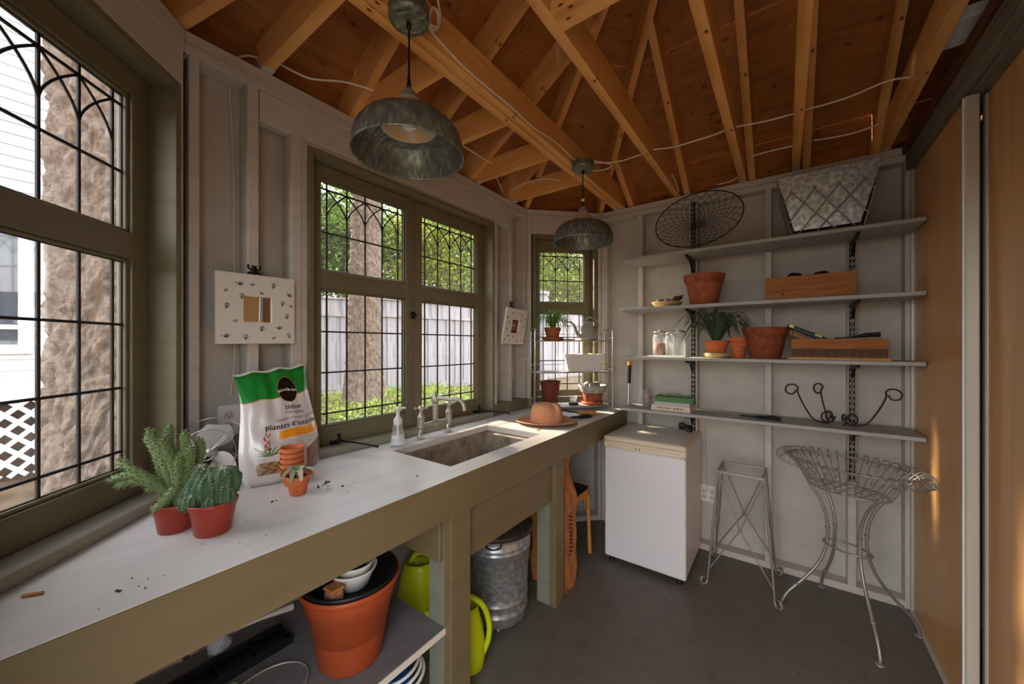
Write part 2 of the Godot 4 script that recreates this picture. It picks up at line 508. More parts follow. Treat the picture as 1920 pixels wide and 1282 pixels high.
func ceiling() -> void:
	var c := base("ceiling")
	var rim := [Vector3(-0.5, 2.47, 0.5), Vector3(0, 2.47, 0), Vector3(2.043, 2.47, 0), Vector3(2.47, 2.47, 0.427), Vector3(2.47, 2.47, 2.545), Vector3(2.043, 2.47, 2.97), Vector3(0, 2.47, 2.97), Vector3(-0.5, 2.47, 2.47)]
	for i in 8:
		facet(c, rim[i], rim[(i + 1) % 8])
		var s: Vector3 = rim[i].lerp(APEX, -0.06)
		timber("hip_rafter", s, APEX, 0.04, 0.14, M.fir, c)
	for x in [0.61, 1.02, 1.425, 1.83]:
		var e: float = (2.043 - x) / 1.076 * 1.486 if x > 0.967 else x / 0.967 * 1.486
		timber("rafter", Vector3(x, 2.47 - 0.065, -0.1), Vector3(x, 2.47 + 0.65 * e, e), 0.038, 0.14, M.fir, c)
	for z in [0.66, 1.055, 1.44, 1.715, 2.015, 2.4]:
		var q: float = z if z < 1.486 else 2.972 - z
		var run := (q - 0.427) / 1.059 * 1.503
		timber("rafter", Vector3(2.57, 2.47 - 0.065, z), Vector3(2.47 - run, 2.47 + 0.643 * run, z), 0.04, 0.14, M.fir, c)
	for z in [0.554, 0.596, 0.994, 1.394, 1.666, 2.05]:
		timber("ceiling_joist", Vector3(2.50, PLATE, z), Vector3(-0.5, PLATE, z), 0.039, 0.14, M.fir, c)
	for x in [0.24, 0.645, 1.055, 1.462, 1.866]:
		timber("ceiling_joist", Vector3(x, PLATE, -0.04), Vector3(x, PLATE, 0.534), 0.038, 0.115, M.fir, c)
	timber("flat_brace", Vector3(0.71, PLATE, 1.0135), Vector3(0.71, PLATE, 1.3745), 0.089, 0.038, M.fir, c)
	put("white_block", bx(1.555, 2.50, 2.075, 1.72, 2.54, 2.3, 0.002), M.white, c)
	# ends that were caught by the wall paint
	for e in [[Vector3(0.24, PLATE, 0.001), Vector3(0.24, PLATE, 0.034)], [Vector3(1.462, PLATE, 0.001), Vector3(1.462, PLATE, 0.02)], [Vector3(1.866, PLATE, 0.001), Vector3(1.866, PLATE, 0.025)],
			[Vector3(2.469, PLATE, 1.394), Vector3(2.435, PLATE, 1.394)], [Vector3(2.469, PLATE, 1.666), Vector3(2.43, PLATE, 1.666)], [Vector3(2.469, PLATE, 2.05), Vector3(2.435, PLATE, 2.05)], [Vector3(2.469, PLATE, 0.575), Vector3(2.45, PLATE, 0.575)]]:
		timber("painted_end", e[0], e[1], 0.0405 if e[0].z < 0.57 or e[0].z > 0.6 else 0.082, 0.014, M.stud, c, -0.001, 0.0)

# ------------------------------------------------------------------ windows
func arch(a: Vector3, b: Vector3) -> Array:    # came rising from a spring point to the top line one column on
	var out := []
	for i in 9:
		var f := i / 8.0
		out.append(Vector3(lerpf(a.x, b.x, pow(f, 1.75)), lerpf(a.y, b.y, f), a.z))
	return out

func light(sash: Node3D, x0: float, x1: float, y0: float, y1: float, cols: int, upper: bool, n: float) -> void:
	var xs := [x0, x0 + 0.031]
	for i in range(1, cols):
		xs.append(lerpf(x0 + 0.031, x1 - 0.031, float(i) / cols))
	xs.append_array([x1 - 0.031, x1])
	var ys := [y0, y0 + 0.051, y0 + 0.051 + (y1 - y0 - 0.051) / 3.0, y0 + 0.051 + (y1 - y0 - 0.051) * 2.0 / 3.0, y1]
	if upper:
		ys = [y0, y0 + 0.172, y1 - 0.032, y1]
	for i in xs.size() - 1:
		for j in ys.size() - 1:
			put("pane", bx(xs[i], ys[j], n - 0.0015, xs[i + 1], ys[j + 1], n + 0.0015), M.glass, sash)
	var st := mb()
	var w := 0.0036
	for i in xs.size():
		box(st, Vector3(xs[i] - w, y0, n - 0.004), Vector3(xs[i] + w, y1, n + 0.004), 0.0015)
	for y in ys:
		box(st, Vector3(x0, y - w, n - 0.004), Vector3(x1, y + w, n + 0.004), 0.0015)
	if upper:
		var top: float = ys[2]
		for i in range(1, xs.size() - 2):
			tube(st, arch(Vector3(xs[i], top - 0.128, n), Vector3(xs[i + 1], top, n)), 0.0036, 6)
			tube(st, arch(Vector3(xs[i + 1], top - 0.128, n), Vector3(xs[i], top, n)), 0.0036, 6)
	put("lead_came", st, M.lead, sash)

func sash(w: Node3D, x0: float, x1: float, g0: float, g1: float, top: float, cols: int) -> MeshInstance3D:
	var st := mb()
	var f := -0.075
	var k := -0.118
	var gl := -0.098
	for b in [[x0, 0.942, g0, top], [g1, 0.942, x1, top], [g0, 0.942, g1, 1.023], [g0, 1.657, g1, 1.737], [g0, 2.155, g1, top]]:
		box(st, Vector3(b[0], b[1], k), Vector3(b[2], b[3], f), 0.0015)
	for r in [[1.023, 1.657], [1.737, 2.155]]:      # glazing beads
		for b in [[g0, r[0], g0 + 0.009, r[1]], [g1 - 0.009, r[0], g1, r[1]], [g0, r[0], g1, r[0] + 0.009], [g0, r[1] - 0.009, g1, r[1]]]:
			box(st, Vector3(b[0], b[1], k + 0.01), Vector3(b[2], b[3], f - 0.010), 0.002)
	var s := put("sash", st, M.olive, w)
	light(s, g0 + 0.008, g1 - 0.008, 1.031, 1.649, cols, false, gl)
	light(s, g0 + 0.008, g1 - 0.008, 1.745, 2.147, cols, true, gl)
	return s

func frame(w: Node3D, x0: float, x1: float, top: float) -> void:
	var st := mb()
	for b in [[x0 - 0.022, 0.92, x0, top + 0.02], [x1, 0.92, x1 + 0.022, top + 0.02], [x0, top, x1, top + 0.02], [x0, 0.918, x1, 0.94]]:
		box(st, Vector3(b[0], b[1], -0.15), Vector3(b[2], b[3], 0.004 if b[1] > 0.919 else -0.07), 0.002)
	box(st, Vector3(x0, 0.92, -0.16), Vector3(x1, 0.945, -0.12), 0.002)
	for b in [[x0, 0.945, x0 + 0.01, top], [x1 - 0.01, 0.945, x1, top], [x0, top - 0.012, x1, top]]:     # stop bead behind the sash
		box(st, Vector3(b[0], b[1], -0.15), Vector3(b[2], b[3], -0.125), 0.001)
	put("jamb_frame", st, M.olive, w)
	put("stool", bx(x0, 0.9125, -0.074, x1, 0.943, 0.014, 0.003), M.sill_paint, w)

func stay(w: Node3D, x: float) -> void:     # casement stay: pivot, pin and a bar that reaches over the bench
	var st := mb()
	box(st, Vector3(x - 0.03, 0.9435, -0.074), Vector3(x + 0.005, 0.958, -0.05), 0.002)
	lathe(st, [Vector2(0.007, 0.944), Vector2(0.006, 0.962), Vector2(0.005, 0.966), Vector2(0.0045, 0.985), Vector2(0.011, 0.988), Vector2(0.012, 0.991), Vector2(0, 0.993)], 12, Transform3D(Basis(), Vector3(x + 0.0, 0, -0.045)))
	tube(st, [Vector3(x, 0.958, -0.055), Vector3(x + 0.03, 0.957, 0.03), Vector3(x + 0.055, 0.955, 0.155), Vector3(x + 0.06, 0.952, 0.17)], [0.005, 0.005, 0.0045, 0.006], 8)
	put("casement_stay", st, M.black_metal, w)

func windows() -> void:
	var w := base("window_1")
	w.transform = T_LEFT
	frame(w, 0.066, 0.662, 2.228)
	sash(w, 0.069, 0.659, 0.131, 0.601, 2.226, 4)
	w = base("window_2")
	frame(w, 0.42, 1.616, 2.216)
	sash(w, 0.423, 1.0135, 0.487, 0.957, 2.213, 4)
	sash(w, 1.0175, 1.613, 1.069, 1.549, 2.213, 4)
	stay(w, 0.555)
	stay(w, 1.53)
	var st := mb()
	box(st, Vector3(0.985, 1.545, -0.075), Vector3(1.013, 1.585, -0.066), 0.002)
	ball(st, Vector3(1.0, 1.566, -0.056), Vector3(0.013, 0.013, 0.012))
	put("latch", st, M.black_metal, w)
	w = base("window_3")
	w.transform = T_CORNER
	frame(w, 0.066, 0.544, 2.238)
	sash(w, 0.069, 0.541, 0.112, 0.492, 2.236, 3)

# ------------------------------------------------------------------ sliding doors
func sliding_doors() -> void:
	var d := base("door_1")
	d.position = Vector3(1.73, 0, 2.152)
	put("panel", bx(0.03, 0.012, 0.003, 0.715, 2.315, 0.026, 0.001), M.veneer, d)
	put("stile", bx(0.0, 0.012, -0.004, 0.03, 2.315, 0.032, 0.004), M.alu, d)
	var st := mb()
	tube(st, [Vector3(0.012, 0.02, -0.005), Vector3(0.012, 2.31, -0.005)], 0.004, 8)
	put("stile_bead", st, M.white, d)
	d = base("door_2")
	d.position = Vector3(0.92, 0, 2.205)
	put("panel", bx(0.03, 0.012, 0.003, 0.83, 2.315, 0.026, 0.001), M.veneer, d)
	put("stile", bx(0.83, 0.012, -0.004, 0.86, 2.315, 0.032, 0.004), M.alu, d)
	put("stile", bx(0.0, 0.012, -0.004, 0.03, 2.315, 0.032, 0.004), M.alu, d)
	d = base("door_3")
	d.position = Vector3(0.1, 0, 2.152)
	put("panel", bx(0.03, 0.012, 0.003, 0.87, 2.315, 0.026, 0.001), M.veneer, d)
	put("stile", bx(0.0, 0.012, -0.004, 0.03, 2.315, 0.032, 0.004), M.alu, d)
	put("stile", bx(0.87, 0.012, -0.004, 0.9, 2.315, 0.032, 0.004), M.alu, d)
	structure(put("wall_partition", bx(-0.5, 0, 2.16, 0.1, 2.45, 2.25), M.wall))
	structure(put("trim_1", bx(-0.5, 2.318, 2.128, 2.468, 2.405, 2.16, 0.004), M.old_beam))
	structure(put("trim_2", bx(-0.5, 2.405, 2.115, 2.468, 2.449, 2.165, 0.003), M.brown_trim))
	structure(put("trim_3", bx(-0.5, 2.318, 2.16, 2.468, 2.405, 2.25, 0.002), M.old_beam))
	structure(put("trim_4", bx(2.446, 0.0, 2.144, 2.469, 2.318, 2.165, 0.003), M.alu))
	structure(put("trim_5", bx(0.1, 0.0, 2.14, 2.446, 0.011, 2.25, 0.002), M.alu))

# ------------------------------------------------------------------ bench and shelves
func bench() -> void:
	var b := thing("potting_bench", "long grey-topped potting bench with olive front under the leaded windows", "bench")
	var st := mb()
	slab(st, [Vector2(-0.495, 0.632), Vector2(0.70, 0.632), Vector2(0.70, 0.004), Vector2(0.003, 0.004), Vector2(-0.495, 0.502)], 0.882, 0.912)
	slab(st, [Vector2(1.378, 0.632), Vector2(2.462, 0.632), Vector2(2.462, 0.43), Vector2(2.036, 0.004), Vector2(1.378, 0.004)], 0.882, 0.912)
	slab(st, [Vector2(0.70, 0.632), Vector2(1.378, 0.632), Vector2(1.378, 0.533), Vector2(0.70, 0.533)], 0.882, 0.912)
	slab(st, [Vector2(0.70, 0.155), Vector2(1.378, 0.155), Vector2(1.378, 0.004), Vector2(0.70, 0.004)], 0.882, 0.912)
	put("countertop", st, M.bench_top, b)
	put("apron", bx(-0.495, 0.768, 0.614, 2.462, 0.9105, 0.634, 0.002), M.bench_front, b)
	put("sink_panel", bx(0.708, 0.566, 0.592, 1.373, 0.80, 0.611, 0.001), M.bench_front, b)
	put("leg", bx(0.605, 0.0, 0.594, 0.708, 0.768, 0.6335, 0.002), M.bench_front, b)
	put("leg", bx(1.373, 0.0, 0.594, 1.462, 0.768, 0.6335, 0.002), M.bench_front, b)
	put("leg_side", bx(0.605, 0.0, 0.515, 0.625, 0.882, 0.594, 0.001), M.side_paint, b)
	put("leg_side", bx(1.373, 0.0, 0.515, 1.393, 0.882, 0.594, 0.001), M.side_paint, b)
	put("cross_bearer", bx(0.583, 0.60, 0.0, 0.605, 0.8815, 0.594, 0.002), M.bench_front, b)
	put("cross_bearer", bx(1.393, 0.60, 0.0, 1.415, 0.8815, 0.594, 0.002), M.bench_front, b)
	put("lower_shelf", bx(-0.48, 0.338, 0.006, 0.604, 0.356, 0.60, 0.0), M.bench_shelf, b)
	put("shelf_edging", bx(-0.48, 0.334, 0.60, 0.604, 0.357, 0.606, 0.001), M.off_white, b)
	st = mb()
	box(st, Vector3(0.67, 0.69, 0.125), Vector3(1.408, 0.715, 0.563))
	box(st, Vector3(0.67, 0.715, 0.125), Vector3(0.699, 0.8815, 0.563))
	box(st, Vector3(1.383, 0.715, 0.125), Vector3(1.408, 0.8815, 0.563))
	box(st, Vector3(0.699, 0.715, 0.125), Vector3(1.383, 0.8815, 0.154))
	box(st, Vector3(0.699, 0.715, 0.534), Vector3(1.383, 0.8815, 0.563))
	box(st, Vector3(1.352, 0.715, 0.154), Vector3(1.383, 0.875, 0.534), 0.004)
	var s := put("sink", st, M.cement)
	tag(s, "rectangular concrete trough sink let into the bench top", "sink")
	put("drain", turned([Vector2(0.0, 0.7165), Vector2(0.02, 0.7165), Vector2(0.03, 0.718), Vector2(0.033, 0.7155)], 20, Transform3D(Basis(), Vector3(1.02, 0, 0.345))), M.steel, s)

func shelving() -> void:
	var tops := [2.0, 1.652, 1.318, 0.963]
	var says := ["topmost grey wall shelf, under the wire basket and metal planter", "grey wall shelf holding the wooden bowl and large clay pot", "grey wall shelf with glass jars, fern and clay pots", "lowest grey wall shelf, above the white fridge"]
	for i in 4:
		var o := put("wall_shelf", bx(2.19, tops[i] - 0.02, 0.685, 2.462, tops[i], 2.147, 0.002), M.shelf_paint)
		tag(o, says[i], "shelf", "painted boards on the shelf wall")
	for k in 2:
		var z: float = [1.101, 1.917][k]
		var lo: float = [0.80, 0.63][k]
		var o := thing("shelf_standard", ["black slotted upright behind the big clay pot, left of two", "black slotted upright near the wooden doors, right of two"][k], "shelf upright", Vector3(2.47, 0, z), 0.0, "slotted shelf uprights")
		var st := mb()
		box(st, Vector3(-0.014, lo, -0.013), Vector3(-0.001, 2.385, -0.010))
		box(st, Vector3(-0.014, lo, 0.010), Vector3(-0.001, 2.385, 0.013))
		box(st, Vector3(-0.003, lo, -0.010), Vector3(-0.001, 2.385, 0.010))
		put("channel", st, M.black_metal, o)
		st = mb()
		var y := lo
		while y < 2.36:      # the web between two rows of slots
			box(st, Vector3(-0.0145, y, -0.010), Vector3(-0.0125, y + 0.013, 0.010))
			y += 0.032
		box(st, Vector3(-0.0145, lo, -0.0022), Vector3(-0.0125, 2.385, 0.0022))
		put("slotted_face", st, M.grey_metal, o)
		for i in 4:
			st = mb()
			var top: float = tops[i] - 0.0205
			var prof := PackedVector2Array([Vector2(-0.015, top), Vector2(-0.235, top), Vector2(-0.24, top - 0.012), Vector2(-0.10, top - 0.03), Vector2(-0.045, top - 0.075), Vector2(-0.015, top - 0.085)])
			prism(st, prof, -0.006, 0.006)
			put("bracket", st, M.black_metal, o)

# ------------------------------------------------------------------ outdoors
func land(x: float, z: float) -> float:
	return 0.5 * smoothstep(0.3, 2.4, x) * smoothstep(0.9, 3.6, -z + maxf(0.0, x - 3.0) * 0.5) + 0.02 * sin(x * 2.1) * cos(z * 1.7)

func bark(st: SurfaceTool, at: Vector3, r0: float, r1: float, h: float, lean: Vector2, cells: float, depth: float, seg: int, rings: int, sd: int) -> void:
	var n := noise(1.0, 3, FastNoiseLite.TYPE_CELLULAR, sd)
	n.cellular_return_type = FastNoiseLite.RETURN_DISTANCE2_SUB
	var n2 := noise(1.0, 3, FastNoiseLite.TYPE_SIMPLEX_SMOOTH, sd + 5)
	var rows := []
	for i in rings + 1:
		var f := float(i) / rings
		var row := []
		var flare := 1.0 + 0.42 * exp(-f * h / 0.45)
		for j in seg:
			var a := TAU * j / seg
			var r := lerpf(r0, r1, f) * flare
			var q := Vector3(cos(a) * r * cells, f * h * cells * 0.42, sin(a) * r * cells)
			var w := n2.get_noise_3dv(q * 0.9)
			var plates := clampf(n.get_noise_3dv(q + Vector3(w, w, w) * 0.7) + 1.0, 0.0, 0.5) * 2.0
			r += depth * (plates - 0.5) + depth * 0.5 * n2.get_noise_3dv(q * 2.6)
			row.append(at + Vector3(cos(a) * r + lean.x * f * h, f * h, sin(a) * r + lean.y * f * h))
		rows.append(row)
	skin(st, rows, true, 1)

func leaf_cluster(count: int, reach: float, size: float, long: float, sd: int) -> ArrayMesh:
	var g := RandomNumberGenerator.new()
	g.seed = sd
	var st := mb()
	for i in count:
		var d := Vector3(g.randfn(), g.randfn() * 0.7, g.randfn()) * reach * 0.5
		var b := Basis.from_euler(Vector3(g.randf_range(-0.9, 0.9), g.randf() * TAU, g.randf_range(-0.6, 0.6)))
		var s := size * g.randf_range(0.6, 1.25)
		var p := [Vector3(0, 0, 0), Vector3(s * 0.32, s * 0.06, s * long * 0.45), Vector3(0, -s * 0.05, s * long), Vector3(-s * 0.32, s * 0.06, s * long * 0.45)]
		for k in [0, 1, 2, 0, 2, 3]:
			st.set_smooth_group(-1)
			st.set_uv(Vector2.ZERO)
			st.add_vertex(d + b * p[k])
	return mesh_of(st)

func leafage(color: Color, glow: Color) -> StandardMaterial3D:
	var m := mat(color, 0.6)
	m.cull_mode = BaseMaterial3D.CULL_DISABLED
	m.backlight_enabled = true
	m.backlight = glow
	m.vertex_color_use_as_albedo = true
	return m

func scatter(called: String, mesh: Mesh, m: Material, spots: Array, parent: Node = null) -> MultiMeshInstance3D:
	var mm := MultiMesh.new()
	mm.transform_format = MultiMesh.TRANSFORM_3D
	mm.use_colors = true
	mm.mesh = mesh
	mm.instance_count = spots.size()
	for i in spots.size():
		mm.set_instance_transform(i, spots[i])
		var v := rng.randf_range(0.7, 1.15)
		mm.set_instance_color(i, Color(v * rng.randf_range(0.85, 1.1), v, v * rng.randf_range(0.7, 1.0)))
	var o := MultiMeshInstance3D.new()
	o.multimesh = mm
	o.material_override = m
	o.set_meta("kind", "stuff")
	if parent:
		o.name = called
		parent.add_child(o, true)
	else:
		o.name = numbered(called)
		add_child(o)
	return o

func tree(label: String, at: Vector3, h: float, crown: Vector3, clusters: int, mesh: Mesh, m: Material, lift: float) -> void:
	var t := thing("garden_tree", label, "tree", at, 0.0, "trees beyond the fence")
	var st := mb()
	tube(st, curve([Vector3(0, -0.3, 0), Vector3(0.06, h * 0.3, 0.03), Vector3(-0.05, h * 0.6, 0), Vector3(0.02, h * 0.92, 0)], 4), 0.09, 8)
	for k in 7:
		var a := k * 2.4
		var y := h * (0.35 + 0.08 * k)
		tube(st, [Vector3(0, y, 0), Vector3(cos(a) * crown.x * 0.4, y + 0.4, sin(a) * crown.z * 0.4), Vector3(cos(a) * crown.x * 0.8, y + 0.6, sin(a) * crown.z * 0.8)], [0.035, 0.025, 0.01], 6)
	put("trunk", st, M.twig, t)
	var spots := []
	for i in int(clusters * 1.5):
		var d := Vector3(rng.randfn(), rng.randfn(), rng.randfn()).normalized() * pow(rng.randf(), 0.45)
		spots.append(Transform3D(Basis.from_euler(Vector3(rng.randf() * 0.5, rng.randf() * TAU, rng.randf() * 0.5)) * rng.randf_range(0.8, 1.25), Vector3(0, lift, 0) + d * crown))
	scatter("foliage", mesh, m, spots, t)

func fence(label: String, a: Vector3, b: Vector3, top: float, bottom: float) -> void:
	var d := (b - a).normalized()
	var l := a.distance_to(b)
	var f := thing("board_fence", label, "fence", a)
	f.transform.basis = Basis(d, Vector3.UP, d.cross(Vector3.UP))
	put("rail", bx(0, top - 0.31, -0.02, l, top - 0.03, 0.02, 0.003), M.fence, f)
	put("cap_rail", bx(0, top - 0.03, -0.06, l, top, 0.06, 0.004), M.fence, f)
	put("rail", bx(0, bottom, -0.05, l, bottom + 0.14, 0.0, 0.003), M.fence, f)
	put("rail", bx(0, top - 0.37, -0.05, l, top - 0.31, 0.045, 0.003), M.fence, f)
	var wide := bx(0, bottom + 0.05, -0.012, 0.15, top - 0.32, 0.012, 0.003)
	var m1 := mesh_of(wide)
	var m2 := mesh_of(bx(0, bottom + 0.05, -0.034, 0.12, top - 0.32, -0.014, 0.003))
	var x := 0.0
	while x < l - 0.15:
		put("plank", m1, M.fence, f, Transform3D(Basis(), Vector3(x, 0, 0)))
		put("plank", m2, M.fence, f, Transform3D(Basis(), Vector3(x + 0.13, 0, 0)))
		x += 0.225

func outdoors() -> void:
	M.twig = mat(c8(86, 66, 52), 0.9)
	M.bark = mat(c8(196, 186, 180), 0.9, ramp_tex(noise(0.02, 5, FastNoiseLite.TYPE_SIMPLEX_SMOOTH, 31), 512, 512, Vector2i(1, 3), [c8(96, 80, 66), c8(138, 122, 106), c8(158, 146, 134), c8(186, 176, 166)]), 2.2)
	var rough_bark := noise(0.035, 5, FastNoiseLite.TYPE_CELLULAR, 33).get_seamless_image(512, 512)
	rough_bark.bump_map_to_normal_map(9.0)
	M.bark.normal_enabled = true
	M.bark.normal_texture = ImageTexture.create_from_image(rough_bark)
	M.bark.normal_scale = 1.2
	var leaf_a := leafage(c8(112, 140, 58), c8(150, 170, 40))
	var leaf_b := leafage(c8(78, 104, 56), c8(70, 96, 30))
	var leaf_c := leafage(c8(150, 160, 66), c8(170, 180, 60))
	var broad := leaf_cluster(190, 0.6, 0.1, 1.3, 3)
	var fine := leaf_cluster(260, 0.55, 0.06, 1.5, 4)
	# ground
	var st := mb()
	var rows := []
	for i in 61:
		var row := []
		for j in 61:
			var x := -10.0 + 24.0 * j / 60.0
			var z := 3.0 - 16.0 * i / 60.0
			row.append(Vector3(x, land(x, z) - 0.05, z))
		rows.append(row)
	skin(st, rows, false, 1, true)
	structure(put("ground", st, M.ground))
	st = mb()
	box(st, Vector3(-30, -0.4, -30), Vector3(30, -0.12, 30))
	structure(put("garden_base", st, M.ground))
	fence("weathered board fence behind the thick pine trunk, left run", Vector3(-1.2, 0, -7.4), Vector3(4.02, 0, -5.42), 2.33, 0.45)
	fence("weathered board fence crossing the right sash and corner window", Vector3(4.05, 0, -4.98), Vector3(13.0, 0, -2.55), 2.33, 0.45)
	# trunks
	var p := thing("pine_tree", "thick straight pine trunk outside the sink window", "tree", Vector3(3.08, land(3.08, -3.85) - 0.06, -3.85))
	st = mb()
	bark(st, Vector3.ZERO, 0.25, 0.185, 7.0, Vector2(0.012, 0.0), 10.0, 0.045, 150, 420, 21)
	put("trunk", st, M.bark, p)
	p = thing("pine_tree", "huge pine trunk with flaking bark just outside the left window", "tree", Vector3(0.12, -0.05, -1.72))
	st = mb()
	bark(st, Vector3.ZERO, 0.33, 0.27, 6.0, Vector2(-0.008, 0.0), 6.5, 0.06, 240, 460, 22)
	put("trunk", st, M.bark, p)
	# crowns of both pines stand over the roof and filter the sun
	var spots := []
	for i in 60:
		spots.append(Transform3D(Basis.from_euler(Vector3(0, rng.randf() * TAU, 0)) * 1.3, Vector3(rng.randf_range(-1.4, 1.4), rng.randf_range(4.4, 6.4), rng.randf_range(-0.7, 0.6))))
	scatter("foliage", fine, leaf_b, spots, p)
	# a long bough of the near pine reaches across in front of the sink window
	spots = []
	for i in 20:
		spots.append(Transform3D(Basis.from_euler(Vector3(0, rng.randf() * TAU, 0)) * 1.1, Vector3(rng.randf_range(0.55, 1.35), rng.randf_range(3.0, 5.0), rng.randf_range(-2.3, -1.4))))
	scatter("bough_foliage", fine, leaf_b, spots, p)
	put("bough", wire(curve([Vector3(0, 3.6, 0), Vector3(0.4, 3.9, -0.8), Vector3(1.0, 4.1, -1.7), Vector3(1.9, 4.2, -2.0)], 5), 0.05, 8), M.twig, p)
	# paved terrace outside the entry
	structure(put("terrace", bx(-6.0, -0.09, 0.2, -0.66, -0.02, 7.0), M.cement))
	# trees beyond the fence
	tree("dark leafy tree at the left edge of the sink window", Vector3(4.9, 0.4, -9.6), 5.0, Vector3(1.5, 1.9, 1.2), 60, broad, leaf_b, 3.8)
	tree("bright yellow-green tree behind the pine trunk", Vector3(6.3, 0.4, -8.8), 5.5, Vector3(1.9, 2.2, 1.3), 80, broad, leaf_a, 3.9)
	tree("sunlit pale green tree in the upper right sash", Vector3(7.8, 0.4, -7.2), 5.0, Vector3(1.6, 2.0, 1.3), 80, broad, leaf_c, 3.6)
	tree("mid green tree between the right sash and corner window", Vector3(9.6, 0.4, -6.6), 5.4, Vector3(1.9, 2.2, 1.4), 80, fine, leaf_a, 3.7)
	tree("pale green tree in the left half of the corner window", Vector3(11.4, 0.4, -5.2), 5.4, Vector3(1.9, 2.3, 1.4), 90, broad, leaf_c, 3.6)
	tree("soft green tree in the right half of the corner window", Vector3(13.0, 0.4, -3.6), 5.2, Vector3(1.9, 2.2, 1.4), 90, fine, leaf_a, 3.5)
	tree("tall dark tree left of the pine, behind the house", Vector3(0.3, 0.2, -11.5), 6.5, Vector3(1.8, 2.6, 1.4), 70, broad, leaf_b, 4.6)
	# planted bed round the pine
	spots = []
	for i in 330:
		var x := rng.randf_range(1.0, 5.2)
		var z := rng.randf_range(-5.0, -1.6)
		spots.append(Transform3D(Basis.from_euler(Vector3(0, rng.randf() * TAU, 0)) * rng.randf_range(0.16, 0.36), Vector3(x, land(x, z) - 0.02, z)))
	var bed := scatter("ground_cover", leaf_cluster(90, 0.5, 0.11, 1.9, 9), leafage(c8(150, 164, 70), c8(150, 160, 60)), spots)
	tag(bed, "bright green ground cover planted round the pine trunk", "plants")
	# pillar seen over the fence through the corner window
	var q := thing("garden_pillar", "pale square pillar with flat cap in the corner window", "pillar", Vector3(7.45, 0, -3.2))
	put("shaft", bx(-0.1, 0.2, -0.1, 0.1, 2.62, 0.1, 0.005), M.fence, q)
	put("cap", bx(-0.14, 2.62, -0.14, 0.14, 2.7, 0.14, 0.01), M.fence, q)
	# neighbour's house behind the left window
	var h := thing("neighbour_house", "white clapboard house with lattice skirt seen through the left window", "house", Vector3(0, 0, -5.0))
	put("wall", bx(-6, 0.86, -0.3, -1.5, 3.55, -0.03), M.siding, h)
	put("gable_wall", bx(-1.5, 0.86, -1.4, 0.55, 5.6, -0.03), M.siding, h)
	for i in 38:
		put("clapboard", bx(-1.5, 1.0 + i * 0.12, -0.03, 0.55, 1.115 + i * 0.12, -0.012 , 0.002), M.siding, h)
	put("band_board", bx(-6, 0.80, -0.3, 0.58, 0.98, 0.02, 0.004), M.house_trim, h)
	put("corner_board", bx(0.44, 0.86, -0.05, 0.58, 5.6, 0.015, 0.004), M.house_trim, h)
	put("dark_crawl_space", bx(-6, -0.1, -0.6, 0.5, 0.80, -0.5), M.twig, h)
	var w := put("window", bx(-1.3, 1.40, -0.02, -0.26, 2.62, 0.01, 0.0), mat(c8(70, 74, 84), 0.15), h)
	st = mb()
	for b in [[-1.4, 1.30, -0.16, 1.40], [-1.4, 2.62, -0.16, 2.74], [-1.4, 1.4, -1.3, 2.62], [-0.26, 1.4, -0.16, 2.62], [-0.82, 1.4, -0.75, 2.62], [-1.3, 1.56, -0.26, 1.61], [-0.42, 1.4, -0.38, 2.62]]:
		box(st, Vector3(b[0], b[1], -0.01), Vector3(b[2], b[3], 0.035), 0.004)
	put("frame", st, M.house_trim, w)
	st = mb()
	quad(st, Vector3(-6.4, 3.45, 0.35), Vector3(-1.5, 3.45, 0.35), Vector3(-1.5, 4.6, -4.0), Vector3(-6.4, 4.6, -4.0), Vector3(0, 0, -2))
	quad(st, Vector3(-6.4, 3.55, 0.35), Vector3(-1.5, 3.55, 0.35), Vector3(-1.5, 4.7, -4.0), Vector3(-6.4, 4.7, -4.0), Vector3(0, 0, -2))
	put("roof", st, M.twig, h)
	var lat := mesh_of(bx(-0.022, 0, 0, 0.022, 1.2, 0.008, 0.001))
	for k in 2:
		for i in 20:
			var x := -2.3 + i * 0.17
			var s := 1.0 if k == 0 else -1.0
			var o := put("lattice_slat", lat, M.house_trim, h, Transform3D(Basis(Vector3(0, 0, 1), s * PI / 4), Vector3(x, 0.0, 0.008 * k)))
			o.position.x += s * 0.4

